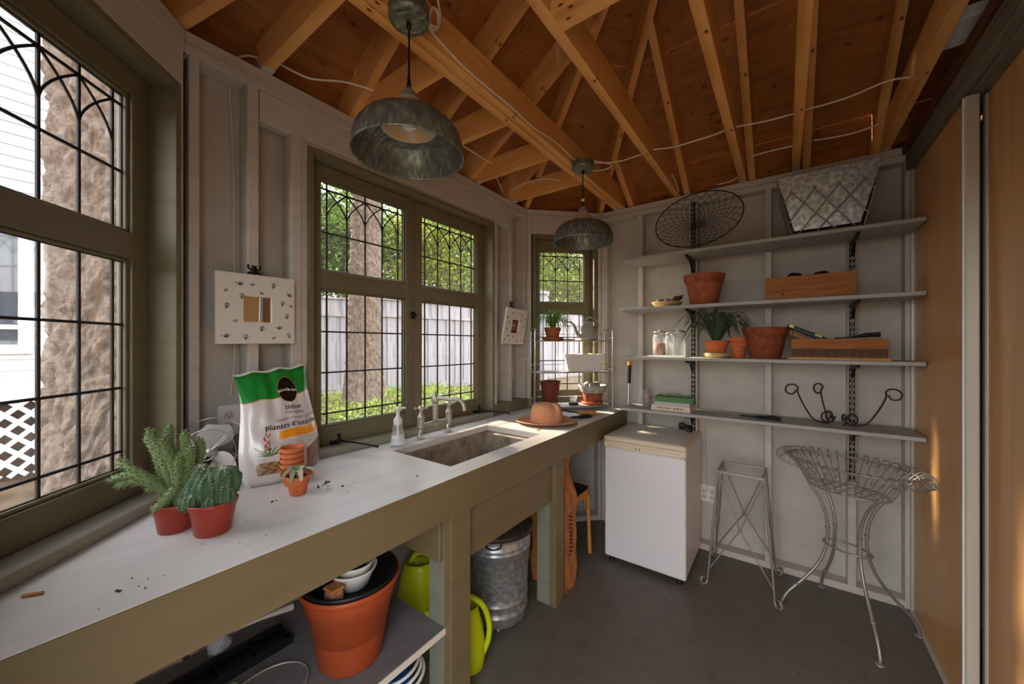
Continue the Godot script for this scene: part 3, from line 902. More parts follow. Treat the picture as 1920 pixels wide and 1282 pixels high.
# ------------------------------------------------------------------ lamps and wiring
func pendant(label: String, x: float, z: float, turn: float, clip: bool) -> void:
	var p := thing("pendant_lamp", label, "lamp", Vector3(x, 0, z), turn, "zinc pendant lamps")
	var t := Transform3D(Basis(), Vector3(0, 1.985, 0))
	put("ceiling_canopy", turned([Vector2(0, 2.404), Vector2(0.045, 2.402), Vector2(0.058, 2.406), Vector2(0.062, 2.416), null, Vector2(0.062, 2.449), null, Vector2(0, 2.4495)], 36), M.tarnish, p)
	put("cord", wire([Vector3(0, 2.404, 0), Vector3(0.0008, 2.33, 0), Vector3(0, 2.225, 0)], 0.0032, 8), M.black, p)
	put("strain_relief", turned([Vector2(0, 2.235), Vector2(0.004, 2.235), Vector2(0.009, 2.19), Vector2(0, 2.188)], 12), M.black, p)
	put("strain_relief", turned([Vector2(0.0035, 2.38), Vector2(0.008, 2.385), Vector2(0.008, 2.40), Vector2(0.003, 2.405)], 12), M.black, p)
	var st := mb()
	if clip:
		put("cord_clip", bx(-0.009, 2.222, -0.006, 0.009, 2.242, 0.006, 0.003), M.wire_white, p)
	put("cap", turned([Vector2(0.0, 0.21), Vector2(0.012, 0.209), Vector2(0.02, 0.2), Vector2(0.027, 0.182), Vector2(0.033, 0.176), null, Vector2(0.033, 0.168), Vector2(0.0, 0.167)], 28, t), M.grey_metal, p)
	# ribbed glass reflector
	st = mb()
	var rows := []
	for q in [Vector2(0.030, 0.170), Vector2(0.036, 0.160), Vector2(0.055, 0.138), Vector2(0.074, 0.112), Vector2(0.083, 0.092), Vector2(0.085, 0.086), Vector2(0.081, 0.086), Vector2(0.076, 0.095), Vector2(0.066, 0.112), Vector2(0.048, 0.135), Vector2(0.03, 0.156)]:
		var row := []
		for j in 144:
			var a := TAU * j / 144.0
			var r: float = q.x + (0.0014 if j % 2 == 0 else -0.0014) * (0.0 if q.x > 0.08 else 1.0)
			row.append(t * Vector3(r * cos(a), q.y, r * sin(a)))
		rows.append(row)
	skin(st, rows, true, 1)
	put("ribbed_glass_reflector", st, M.amber_glass, p)
	put("metal_shade", turned([Vector2(0.088, 0.111), Vector2(0.112, 0.108), Vector2(0.138, 0.094), Vector2(0.157, 0.068), Vector2(0.167, 0.036), Vector2(0.1695, 0.006), Vector2(0.171, 0.0), Vector2(0.1685, -0.001), Vector2(0.1665, 0.006), Vector2(0.164, 0.036), Vector2(0.154, 0.066), Vector2(0.136, 0.091), null, Vector2(0.111, 0.105), Vector2(0.088, 0.108)], 56, t), M.tarnish, p)
	st = mb()
	ball(st, t * Vector3(0, 0.115, 0), Vector3(0.03, 0.034, 0.03), 16)
	put("bulb", st, M.white, p)

func cable(label: String, pts: Array, r := 0.0042) -> void:
	tag(put("electric_cable", wire(curve(pts, 5), r, 7), M.wire_white), label, "cable", "white wiring along the joists")

func pendants_and_wires() -> void:
	M.amber_glass = mat(c8(206, 178, 142), 0.2)
	M.amber_glass.backlight_enabled = true
	M.amber_glass.backlight = c8(120, 96, 70)
	pendant("near zinc dome pendant lamp hanging over the bench, largest in view", 0.388, 0.668, 0.4, false)
	pendant("far zinc dome pendant lamp hanging before the corner window", 1.617, 0.673, 1.9, true)
	cable("white cable sagging above the sink window, left of the near lamp", [Vector3(0.262, 2.505, 0.02), Vector3(0.289, 2.500, 0.015), Vector3(0.377, 2.498, 0.026), Vector3(0.423, 2.500, 0.057), Vector3(0.494, 2.503, 0.124), Vector3(0.589, 2.50, 0.176)])
	cable("short white cable end behind the first joist at the left corner", [Vector3(0.15, 2.47, -0.06), Vector3(0.185, 2.500, -0.05), Vector3(0.2, 2.50, -0.03), Vector3(0.219, 2.50, -0.02)])
	cable("long white cable clipped along the doubled joist between both lamps", [Vector3(0.47, 2.47, 0.66), Vector3(0.528, 2.486, 0.622), Vector3(0.680, 2.464, 0.621), Vector3(0.813, 2.463, 0.621), Vector3(0.986, 2.467, 0.621), Vector3(1.176, 2.461, 0.621), Vector3(1.341, 2.482, 0.621), Vector3(1.487, 2.485, 0.621), Vector3(1.57, 2.47, 0.63), Vector3(1.62, 2.462, 0.66)])
	cable("white cable curled in a loop beside the near lamp's ceiling cap", [Vector3(0.519, 2.62, 0.645), Vector3(0.53, 2.586, 0.645), Vector3(0.544, 2.549, 0.640), Vector3(0.536, 2.506, 0.640), Vector3(0.507, 2.475, 0.642), Vector3(0.490, 2.493, 0.646), Vector3(0.497, 2.534, 0.65), Vector3(0.512, 2.545, 0.652), Vector3(0.526, 2.53, 0.65), Vector3(0.52, 2.49, 0.648), Vector3(0.455, 2.462, 0.66)])
	cable("white cable looping from the far lamp's ceiling cap", [Vector3(1.64, 2.462, 0.68), Vector3(1.70, 2.49, 0.687), Vector3(1.84, 2.500, 0.755), Vector3(1.875, 2.500, 0.70), Vector3(1.82, 2.49, 0.64), Vector3(1.67, 2.462, 0.66)])
	cable("white cable from the far lamp to the second joist", [Vector3(1.66, 2.464, 0.69), Vector3(1.757, 2.500, 0.683), Vector3(1.819, 2.500, 0.780), Vector3(1.830, 2.500, 0.851), Vector3(1.817, 2.500, 0.974)])
	cable("white cable between the second and third joists", [Vector3(1.807, 2.500, 1.014), Vector3(1.843, 2.498, 1.111), Vector3(1.843, 2.497, 1.203), Vector3(1.841, 2.498, 1.314), Vector3(1.824, 2.500, 1.374)])
	cable("upper white cable between the third and fourth joists", [Vector3(1.828, 2.500, 1.414), Vector3(1.851, 2.497, 1.524), Vector3(1.868, 2.500, 1.646)])
	cable("upper white cable sweeping from the fourth to the last joist", [Vector3(1.863, 2.500, 1.686), Vector3(1.864, 2.500, 1.832), Vector3(1.823, 2.500, 1.954), Vector3(1.847, 2.500, 2.03)])
	cable("lower white cable between the third and fourth joists", [Vector3(2.229, 2.500, 1.4605), Vector3(2.218, 2.500, 1.516), Vector3(2.223, 2.500, 1.646)])
	cable("lower white cable sweeping from the fourth to the last joist", [Vector3(2.221, 2.500, 1.736), Vector3(2.245, 2.500, 1.815), Vector3(2.253, 2.500, 1.910), Vector3(2.223, 2.500, 1.994)])
	cable("short white cable dropping at the end of the second joist", [Vector3(2.211, 2.506, 1.02), Vector3(2.299, 2.496, 1.022), Vector3(2.393, 2.455, 1.022)])
	cable("short white cable bowing up to the third joist above the wire basket", [Vector3(2.43, 2.457, 1.25), Vector3(2.43, 2.459, 1.325), Vector3(2.43, 2.475, 1.373)])
	cable("thin painted cable running down the wall left of the near mirror", [Vector3(0.148, 2.37, -0.078), Vector3(0.15, 2.3, -0.08), Vector3(0.158, 2.1, -0.08), Vector3(0.16, 1.8, -0.08), Vector3(0.164, 1.4, -0.08), Vector3(0.15, 1.2, -0.08)], 0.0034)
	cable("straight white cable between the joists over the sink window", [Vector3(1.075, 2.500, 0.176), Vector3(1.2, 2.496, 0.18), Vector3(1.374, 2.500, 0.173), Vector3(1.404, 2.500, 0.172)])
	cable("white cable running down to the wall near the corner window", [Vector3(1.483, 2.500, 0.103), Vector3(1.564, 2.500, 0.079), Vector3(1.80, 2.47, -0.03)])
	cable("white cable arching round the last joist at the corner window", [Vector3(1.83, 2.47, -0.03), Vector3(1.798, 2.50, 0.022), Vector3(1.746, 2.500, 0.153), Vector3(1.764, 2.500, 0.326), Vector3(1.845, 2.500, 0.392)])

# ------------------------------------------------------------------ pots
func pot_shape(rt: float, rb: float, h: float, rim: float, lip: float, wall := 0.006) -> SurfaceTool:
	var rs := lerpf(rb, rt - lip, (h - rim) / h)
	return turned([Vector2(0, 0), Vector2(rb - 0.002, 0), Vector2(rb, 0.002), Vector2(rs, h - rim - 0.001), null, Vector2(rs + lip * 0.9, h - rim), Vector2(rs + lip, h - rim + 0.003), Vector2(rt, h - 0.003), Vector2(rt - 0.002, h), Vector2(rt - wall + 0.001, h), Vector2(rt - wall, h - 0.003), Vector2(rb - wall, 0.008), Vector2(0, 0.007)], 40)

func soil(r: float, y: float, sd := 1) -> SurfaceTool:
	var st := mb()
	var n := noise(60.0, 3, FastNoiseLite.TYPE_SIMPLEX_SMOOTH, sd)
	var rows := []
	for i in 7:
		var row := []
		for j in 24:
			var a := TAU * j / 24
			var q := Vector2(cos(a), sin(a)) * r * (1.0 - i / 6.0)
			row.append(Vector3(q.x, y + n.get_noise_2d(q.x, q.y) * 0.006, q.y))
		rows.append(row)
	skin(st, rows, true, 1)
	return st

func clay_pot(label: String, at: Vector3, rt: float, rb: float, h: float, rim: float, lip: float, m: Material, group := "", wall_width := 0.006) -> MeshInstance3D:
	var o := put("terracotta_pot", pot_shape(rt, rb, h, rim, lip, wall_width), m, null, Transform3D(Basis(), at))
	tag(o, label, "flower pot", group)
	return o

func blade(st: SurfaceTool, pts: Array, w: float, fold := 0.25) -> void:     # a long leaf along a path
	var n := pts.size()
	var rows := []
	for i in n:
		var d: Vector3 = (pts[mini(i + 1, n - 1)] - pts[maxi(i - 1, 0)]).normalized()
		var side := d.cross(Vector3.UP)
		side = (side if side.length() > 0.05 else Vector3.RIGHT).normalized()
		var up := side.cross(d)
		var f := float(i) / (n - 1)
		var k := w * (0.35 + 0.65 * sin(PI * clampf(f * 0.85 + 0.12, 0, 1))) * (1.0 if i < n - 1 else 0.06)
		rows.append([pts[i] - side * k + up * k * fold, pts[i], pts[i] + side * k + up * k * fold])
	skin(st, rows, false, 1)

func tuft(count: int, reach: float, h: float, w: float, droop: float, sd: int, y0: float) -> SurfaceTool:
	var g := RandomNumberGenerator.new()
	g.seed = sd
	var st := mb()
	for i in count:
		var a := g.randf() * TAU
		var r := reach * g.randf_range(0.35, 1.0)
		var top := h * g.randf_range(0.55, 1.0)
		var d := Vector3(cos(a), 0, sin(a))
		var o := d * g.randf() * 0.015 + Vector3(0, y0, 0)
		var dr := droop * r / reach * g.randf_range(0.4, 1.2)
		blade(st, curve([o, o + d * r * 0.3 + Vector3(0, top * 0.6, 0), o + d * r * 0.7 + Vector3(0, top - dr * 0.3, 0), o + d * r + Vector3(0, top - dr, 0)], 3), w * g.randf_range(0.6, 1.1))
	return st

func spiny_stem(pts: Array, r: float, green: SurfaceTool, spines: SurfaceTool) -> void:
	var path := curve(pts, 7)
	var rad: Array[float] = []
	for i in path.size():
		var f := float(i) / (path.size() - 1)
		rad.append(r * (0.75 + 0.35 * sin(f * 2.6)) * (1.0 if f < 0.93 else 0.55))
	tube(green, path, rad, 9)
	for i in range(0, path.size() - 1, 2):
		var d: Vector3 = (path[i + 1] - path[i]).normalized()
		var u := d.cross(Vector3(0.31, 0.2, 0.9)).normalized()
		var v := d.cross(u)
		for k in 6:
			for half in 2:
				var a := TAU * (k + 0.5 * half) / 6.0 + i * 0.9
				var c: Vector3 = path[i].lerp(path[mini(i + 2, path.size() - 1)], 0.5 * half)
				var o := u * cos(a) + v * sin(a)
				var s := -u * sin(a) + v * cos(a)
				var p := c + o * rad[i] * 0.82
				var tip := c + o * rad[i] * 1.42 + d * r * 0.5
				var w := rad[i] * 0.46
				for q in [[p + s * w, p + d * w], [p + d * w, p - s * w], [p - s * w, p - d * w], [p - d * w, p + s * w]]:
					tri(green, q[0], q[1], tip, c)
				var e := tip + o * r * 0.3 + d * r * 0.2
				tri(spines, tip - s * 0.0005, tip + s * 0.0005, e, c)

func lettering(text: String, wide: float, place: Callable, bold := false) -> SurfaceTool:
	var tm := TextMesh.new()
	var f := SystemFont.new()
	f.font_names = PackedStringArray(["Droid Sans"])
	if bold:
		f.font_weight = 700
	tm.font = f
	tm.font_size = 48
	tm.pixel_size = 0.01
	tm.depth = 0.0
	tm.text = text
	tm.curve_step = 3.0
	var arr := tm.get_mesh_arrays()
	var v: PackedVector3Array = arr[Mesh.ARRAY_VERTEX]
	var ids: PackedInt32Array = arr[Mesh.ARRAY_INDEX]
	var lo := INF
	var hi := -INF
	for p in v:
		lo = minf(lo, p.x)
		hi = maxf(hi, p.x)
	var k := wide / maxf(hi - lo, 0.001)
	var st := mb()
	st.set_smooth_group(-1)
	for i in ids:
		st.set_uv(Vector2.ZERO)
		st.add_vertex(place.call((v[i].x - (lo + hi) * 0.5) * k, v[i].y * k))
	return st

# ------------------------------------------------------------------ on the bench
const RIGHT := Vector3(0.5906, 0, 0.807)
const NEAR := Vector3(-0.807, 0, 0.5906)

func cacti() -> void:
	M.cactus = mat(c8(112, 128, 82), 0.6, null)
	M.cactus_dark = mat(c8(66, 92, 62), 0.5, null)
	M.spine = mat(c8(214, 216, 190), 0.6)
	M.spine.cull_mode = BaseMaterial3D.CULL_DISABLED
	var t := thing("potted_cactus", "tall branching spiny cactus in red plastic pot nearest the left window", "cactus", Vector3(-0.09, 0.912, 0.312), 0, "cacti in red pots")
	put("pot", pot_shape(0.049, 0.035, 0.076, 0.012, 0.003, 0.004), M.plastic_red, t)
	put("soil", soil(0.0445, 0.066, 3), M.soil, t)
	var k := 0.00139
	var green := mb()
	var spines := mb()
	# side, up (in hundredths) and depth of each stem's path from the middle of the soil
	var stems := [[[-4, 0, 0], [-28, 45, -0.01], [-46, 95, -0.015], [-70, 128, -0.02]], [[-2, 0, 0.0], [-16, 60, 0.0], [-30, 110, 0.0], [-47, 146, 0.01]], [[0, 0, 0], [-8, 70, -0.01], [-20, 115, -0.01], [-23, 150, -0.02]],
		[[4, 0, 0], [6, 60, 0.01], [-4, 105, 0.015], [-9, 132, 0.02]], [[6, 0, 0], [12, 60, -0.01], [20, 105, 0], [17, 140, 0]], [[8, 0, 0], [22, 50, 0.0], [34, 85, 0.01], [40, 114, 0.02]], [[8, 0, -0.01], [26, 62, -0.02], [30, 96, -0.03], [24, 122, -0.03]],
		[[-6, 2, 0], [-24, 40, 0.01], [-54, 62, 0.02], [-93, 90, 0.02]], [[-6, 2, 0.005], [-24, 42, 0.02], [-58, 62, 0.03], [-96, 56, 0.04]], [[-4, 20, 0.01], [-26, 44, 0.02], [-58, 52, 0.03], [-84, 44, 0.035]], [[-5, 12, 0.01], [-20, 34, 0.015], [-39, 34, 0.02]],
		[[12, 0, 0.01], [17, 36, 0.02], [8, 22, 0.035], [-10, 0, 0.045]], [[4, 10, -0.01], [0, 70, -0.02], [6, 110, -0.025]], [[10, 5, 0.0], [16, 70, 0.015], [26, 100, 0.02]]]
	for s in stems:
		var pts := []
		for q in s:
			pts.append(RIGHT * (q[0] * k) + Vector3(0, 0.066 + q[1] * k, 0) + NEAR * q[2])
		spiny_stem(pts, 0.0094, green, spines)
	put("stems", green, M.cactus, t)
	put("spines", spines, M.spine, t)
	t = thing("potted_cactus", "squat dark ribbed cactus in red plastic pot nearest the bench edge", "cactus", Vector3(-0.035, 0.912, 0.408), 0, "cacti in red pots")
	put("pot", pot_shape(0.055, 0.039, 0.084, 0.012, 0.003, 0.004), M.plastic_red, t)
	put("soil", soil(0.05, 0.074, 4), M.soil, t)
	green = mb()
	spines = mb()
	for b in [[-12, 34, 0.0, 0.036], [18, 36, -0.005, 0.036], [2, 30, 0.02, 0.03], [-32, 18, 0.012, 0.022], [-30, 4, 0.028, 0.018], [-18, 8, 0.034, 0.015], [30, 16, 0.012, 0.022], [24, 50, 0.01, 0.018], [-22, 52, 0.0, 0.018], [12, 4, 0.03, 0.016]]:
		var c: Vector3 = RIGHT * (b[0] * k) + Vector3(0, 0.078 + b[1] * k, 0) + NEAR * b[2]
		var rows := []
		for i in 13:
			var row := []
			var v := PI * i / 12.0 - PI / 2
			for j in 48:
				var u := TAU * j / 48.0
				var r: float = b[3] * (1.0 + 0.13 * cos(u * 8.0) * cos(v) + 0.07 * sin(v * 9.0) * maxf(0, cos(u * 8.0)))
				row.append(c + Vector3(cos(v) * cos(u), sin(v) * 1.15, cos(v) * sin(u)) * r)
				if j % 6 == 0 and i > 4 and i < 12:
					var o := Vector3(cos(v) * cos(u), sin(v), cos(v) * sin(u))
					var s := o.cross(Vector3.UP).normalized()
					for q in [-0.6, 0.0, 0.6]:
						var e: Vector3 = c + o * b[3] * 1.13 + (o + s * q + Vector3(0, 0.3, 0)) * 0.007
						tri(spines, c + o * b[3] * 1.1 - s * 0.0006, c + o * b[3] * 1.1 + s * 0.0006, e, c)
			rows.append(row)
		skin(green, rows, true, 1)
	put("globes", green, M.cactus_dark, t)
	put("spines", spines, M.spine, t)

func fan() -> void:
	var t := thing("desk_fan", "small vintage metal fan with open wire cage behind the cacti", "fan", Vector3(0.066, 0.912, 0.042))
	t.rotation.y = -0.62
	var c := Vector3(0, 0.13, 0.0)
	put("base", turned([Vector2(0, 0), Vector2(0.062, 0), Vector2(0.064, 0.006), Vector2(0.05, 0.016), Vector2(0.02, 0.024), Vector2(0.012, 0.034), Vector2(0.01, 0.09), Vector2(0, 0.092)], 28), M.off_white, t)
	var turn := Transform3D(Basis(Vector3.RIGHT, PI / 2), c)
	put("motor", turned([Vector2(0, -0.085), Vector2(0.02, -0.083), Vector2(0.036, -0.07), Vector2(0.04, -0.05), Vector2(0.036, -0.022), Vector2(0.014, -0.016), Vector2(0.01, 0.01), Vector2(0, 0.01)], 28, turn), M.grey_metal, t)
	put("hub", turned([Vector2(0, 0.036), Vector2(0.012, 0.034), Vector2(0.018, 0.026), Vector2(0.018, 0.004), Vector2(0, 0.0)], 24, turn), M.nickel, t)
	for k in 3:
		var st := mb()
		var rows := []
		for i in 9:
			var f := i / 8.0
			var r := lerpf(0.012, 0.09, f)
			var half := 0.012 + 0.032 * sin(PI * pow(f, 0.75) * 0.86)
			var row := []
			for j in 7:
				var g := j / 6.0 * 2.0 - 1.0
				row.append(c + Basis(Vector3.BACK, deg_to_rad([186.0, 78.0, -52.0][k])) * Vector3(r, g * half, 0.014 + g * half * 0.62 + 0.004 * (1.0 - g * g)))
			rows.append(row)
		skin(st, rows, false, 1)
		put("blade", st, M.white_enamel, t)
	var wires := mb()
	var ring := func(r: float, z: float) -> Array:
		var out := []
		for j in 40:
			out.append(c + Vector3(cos(TAU * j / 40) * r, sin(TAU * j / 40) * r, z))
		return out
	tube(wires, ring.call(0.108, 0.0), 0.0016, 6, true)
	tube(wires, ring.call(0.078, 0.042), 0.0012, 6, true)
	tube(wires, ring.call(0.02, 0.058), 0.0014, 6, true)
	for k in 4:
		for s in [-0.05, 0.05]:
			var a: float = TAU * k / 4.0 + 0.78 + s
			var pts := []
			for q in [[0.018, 0.058], [0.05, 0.054], [0.082, 0.04], [0.104, 0.012], [0.108, -0.015], [0.098, -0.045], [0.07, -0.065], [0.034, -0.066]]:
				pts.append(c + Vector3(cos(a) * q[0], sin(a) * q[0], q[1]))
			tube(wires, curve(pts, 4), 0.0013, 6)
	put("wire_cage", wires, M.steel, t)
	put("cord", wire(curve([Vector3(0.0, 0.01, -0.06), Vector3(0.04, 0.006, -0.065), Vector3(0.09, 0.004, -0.02), Vector3(0.12, 0.004, 0.05)], 6), 0.003, 7), M.off_white, t)

func bag_at(u: float, v: float, side: float) -> Vector3:      # u -1..1, v 0..1
	var w := 0.122 + 0.014 * sin(v * 5.0 + 0.6) + 0.012 * v - 0.01 * exp(-v * 14.0)
	var thick := (0.062 * pow(1.0 - v, 0.7) * (1.0 - 0.55 * exp(-v * 24.0)) + 0.006) * pow(maxf(1.0 - u * u, 0.0), 0.55)
	var folds := 0.0045 * sin(u * 5.0 + v * 9.0) * sin(v * 13.0 + u * 3.0) + 0.003 * sin(u * 17.0 - v * 6.0) * v + 0.003 * sin(v * 34.0 + u * 8.0) * exp(-v * 5.0)
	var y := 0.395 * v + 0.012 * u * v * v + 0.004 * sin(u * 9.0) * v
	return Vector3(u * w, y, -0.085 * v * v + side * (thick + folds * (1.0 - u * u)))

func stroke(im: Image, a: Vector2, b: Vector2, r: float, col: Color) -> void:
	var n := int(a.distance_to(b)) + 1
	for i in n + 1:
		var p := a.lerp(b, float(i) / n)
		for y in range(int(p.y - r), int(p.y + r) + 1):
			for x in range(int(p.x - r), int(p.x + r) + 1):
				if x >= 0 and y >= 0 and x < im.get_width() and y < im.get_height() and Vector2(x, y).distance_to(p) <= r:
					im.set_pixel(x, y, col)

func bag_print() -> ImageTexture:
	var w := 320
	var h := 480
	var im := Image.create(w, h, false, Image.FORMAT_RGB8)
	var g := RandomNumberGenerator.new()
	g.seed = 5
	for y in h:
		for x in w:
			var v := 1.0 - float(y) / h
			var u := float(x) / w
			var c := c8(214, 204, 200)
			var edge := 0.735 + 0.03 * u
			if v > edge:
				c = c8(12, 128, 46) if v < 0.955 else c8(20, 112, 44)
				if v > 0.985: c = c8(214, 208, 202)
			elif v > edge - 0.008:
				c = c8(214, 150, 90)
			if Vector2((u - 0.63) / 0.15, (v - 0.80) / 0.115).length() < 1.0:
				c = c8(16, 18, 16) if Vector2((u - 0.63) / 0.15, (v - 0.80) / 0.115).length() < 0.95 else c8(188, 150, 70)
			if u > 0.40 and u < 0.985 and v > 0.385 and v < 0.455:
				c = c8(240, 152, 28)
			if u > 0.72 and v < 0.33 - 0.25 * (1.0 - u) and v > 0.06:
				c = c8(92, 58, 42).lerp(c8(150, 104, 84), g.randf())
			if u > 0.13 and u < 0.62 and v > 0.10 and v < 0.205:
				c = c8(176, 142, 100).lerp(c8(96, 66, 40), 0.5 + 0.5 * sin(u * 60.0 + sin(v * 80.0) * 2.0) * sin(v * 90.0))
			if u > 0.14 and u < 0.55 and v >= 0.205 and v < 0.25:
				c = c8(206, 196, 190)
			im.set_pixel(x, y, c)
	for k in 14:
		var a := -PI / 2 + (k - 6.5) * 0.2
		var p := Vector2(0.24 * w + (k % 3) * 8.0, 0.745 * h)
		stroke(im, p, p + Vector2(cos(a), sin(a)) * (26.0 + (k % 4) * 9.0), 2.2, c8(60, 104, 50) if k % 2 else c8(110, 140, 84))
	for k in 9:
		var p := Vector2(0.25 * w + sin(k * 2.1) * 5.0, (0.57 + 0.016 * k) * h)
		stroke(im, p, p + Vector2(sin(k * 1.7) * 11.0, -9.0), 2.0, c8(190, 40, 44))
	stroke(im, Vector2(0.46 * w, 0.60 * h + 60), Vector2(0.46 * w, 0.60 * h + 60), 1, c8(90, 80, 70))
	for k in 6:
		stroke(im, Vector2(0.50 * w, (0.632 + 0.011 * k) * h), Vector2((0.70 + 0.04 * (k % 2)) * w, (0.630 + 0.011 * k) * h), 0.8, c8(150, 144, 140))
		stroke(im, Vector2(0.76 * w, (0.630 + 0.011 * k) * h), Vector2((0.92 + 0.03 * (k % 3)) * w, (0.628 + 0.011 * k) * h), 0.8, c8(150, 144, 140))
	return ImageTexture.create_from_image(im)

func bag() -> void:
	var t := thing("potting_mix_bag", "green and white plastic bag of potting mix leaning beside the sink window", "bag", Vector3(0.248, 0.9125, 0.125))
	t.rotation.y = 0.05
	var st := mb()
	var rows := []
	for i in 49:
		var row := []
		for j in 41:
			row.append(bag_at(-1.0 + j / 20.0, 1.0 - i / 48.0, 1.0))
		rows.append(row)
	skin(st, rows, false, 1)
	var film := mat(Color.WHITE, 0.22)
	film.albedo_texture = bag_print()
	film.metallic_specular = 0.6
	film.clearcoat_enabled = true
	film.clearcoat = 0.6
	film.clearcoat_roughness = 0.15
	put("printed_front", st, film, t)
	st = mb()
	rows = []
	for i in 33:
		var row := []
		for j in 31:
			row.append(bag_at(-1.0 + j / 15.0, 1.0 - i / 32.0, -0.55))
		rows.append(row)
	skin(st, rows, false, 1, true)
	var foot := []
	for k in 2:
		var row := []
		for j in 31:
			row.append(bag_at(-1.0 + j / 15.0, 0.0, 1.0 if k == 0 else -0.55))
		foot.append(row)
	skin(st, foot, false, 2)
	put("plain_back", st, M.white, t)
	var ink := mat(c8(38, 32, 32), 0.4)
	var words := [["Indoor", 0.25, 0.66, 0.642, ink, true], ["Potting Mix", 0.27, 0.67, 0.595, ink, false], ["Terreau d'empotage pour", 0.60, 0.69, 0.548, ink, false], ["plantes d'intérieur", 0.78, 0.64, 0.492, ink, true], ["Miracle-Gro", 0.28, 0.63, 0.795, mat(c8(226, 222, 200), 0.4), true]]
	for wd in words:
		var where := func(x: float, y: float) -> Vector3:
			var u: float = (wd[2] * 2.0 - 1.0) + x * 2.0
			var v: float = wd[3] + y * 0.264 / 0.395
			return bag_at(clampf(u, -0.985, 0.985), v, 1.0) + Vector3(0, 0, 0.0009)
		put("lettering", lettering(wd[0], wd[1], where, wd[5]), wd[4], t)

func motif(im: Image, kind: int, p: Vector2, s: float, a: float, col: Color) -> void:
	var r := func(x: float, y: float) -> Vector2: return p + Vector2(x, y).rotated(a) * s
	if kind == 0:       # watering can
		for y in 5:
			stroke(im, r.call(-4 + y * 0.3, y * 1.6), r.call(4 - y * 0.3, y * 1.6), 1.0, col)
		stroke(im, r.call(-4, 5), r.call(-11, -3), 1.2, col)
		stroke(im, r.call(4, 1), r.call(8, 0), 0.9, col)
		stroke(im, r.call(8, 0), r.call(7, 5), 0.9, col)
		stroke(im, r.call(7, 5), r.call(3, 6), 0.9, col)
		stroke(im, r.call(-3, 0), r.call(-1, -4), 0.9, col)
		stroke(im, r.call(2, 0), r.call(2, -4), 0.9, col)
	elif kind == 1:     # tulip
		for k in 5:
			stroke(im, r.call(0, 8), r.call((k - 2) * 4.0, -4 - (k % 2) * 4), 1.1 if k % 2 else 0.7, col)
		stroke(im, r.call(-2, -6), r.call(2, -8), 1.2, col)
	else:               # bud
		for k in 3:
			stroke(im, r.call(-5, -2 + k * 2.2), r.call(5 - k, -2 + k * 2.2), 1.0, col)

func tile_mirror(label: String, xf: Transform3D, sd: int) -> void:
	var t := thing("stencilled_mirror", label, "mirror", Vector3.ZERO, 0.0, "stencilled tile mirrors")
	t.transform = xf
	var im := Image.create(256, 256, false, Image.FORMAT_RGB8)
	im.fill(c8(216, 210, 200))
	var g := RandomNumberGenerator.new()
	g.seed = sd
	var spots := [[0, 70, 34], [1, 180, 34], [2, 28, 64], [1, 76, 82], [2, 140, 66], [0, 238, 62], [1, 30, 120], [1, 212, 100], [2, 244, 108], [1, 228, 150], [2, 56, 172], [0, 28, 224], [1, 88, 232], [1, 140, 200], [0, 200, 192], [2, 182, 234], [1, 236, 226], [2, 110, 36]]
	for s in spots:
		var c := c8(44, 52, 44).lerp(c8(110, 116, 106), g.randf() * 0.7)
		motif(im, s[0], Vector2(s[1] if sd == 1 else 255 - s[1], s[2]), 1.25, g.randf_range(-0.4, 0.4), c)
	var face := mat(Color.WHITE, 0.55)
	face.albedo_texture = ImageTexture.create_from_image(im)
	var st := mb()
	var q := 0.127
	var i := 0.047
	var grid := [-q, -i, i, q]
	for a in 3:
		for b in 3:
			if a == 1 and b == 1:
				continue
			for e in [[a, b], [a + 1, b + 1], [a + 1, b], [a, b], [a, b + 1], [a + 1, b + 1]]:
				st.set_smooth_group(-1)
				st.set_uv(Vector2(grid[e[0]] / (2 * q) + 0.5, 0.5 - grid[e[1]] / (2 * q)))
				st.add_vertex(Vector3(grid[e[0]], grid[e[1]], 0.0092))
	put("stencilled_face", st, face, t)
	st = mb()
	for b in [[-q, -q, -i, q], [i, -q, q, q], [-i, -q, i, -i], [-i, i, i, q]]:
		box(st, Vector3(b[0], b[1], -0.008), Vector3(b[2], b[3], 0.009))
	put("frame", st, M.off_white, t)
	put("mirror_glass", bx(-i, -i, -0.006, i, i, 0.001), M.mirror, t)

func frog_hook(label: String, xf: Transform3D) -> void:
	var st := mb()
	ball(st, Vector3(0, 0.012, 0.006), Vector3(0.009, 0.008, 0.006), 10)
	ball(st, Vector3(0, -0.002, 0.006), Vector3(0.012, 0.013, 0.006), 10)
	for s in [-1.0, 1.0]:
		tube(st, [Vector3(s * 0.008, 0.004, 0.005), Vector3(s * 0.019, 0.008, 0.005), Vector3(s * 0.02, 0.022, 0.005)], [0.004, 0.003, 0.0035], 7)
		tube(st, [Vector3(s * 0.008, -0.008, 0.005), Vector3(s * 0.02, -0.008, 0.006), Vector3(s * 0.019, -0.02, 0.008)], [0.004, 0.0035, 0.003], 7)
		ball(st, Vector3(s * 0.005, 0.018, 0.007), Vector3(0.003, 0.003, 0.003), 8)
	var o := put("frog_hook", st, M.black_metal, null, xf)
	tag(o, label, "hook", "black frog hooks")

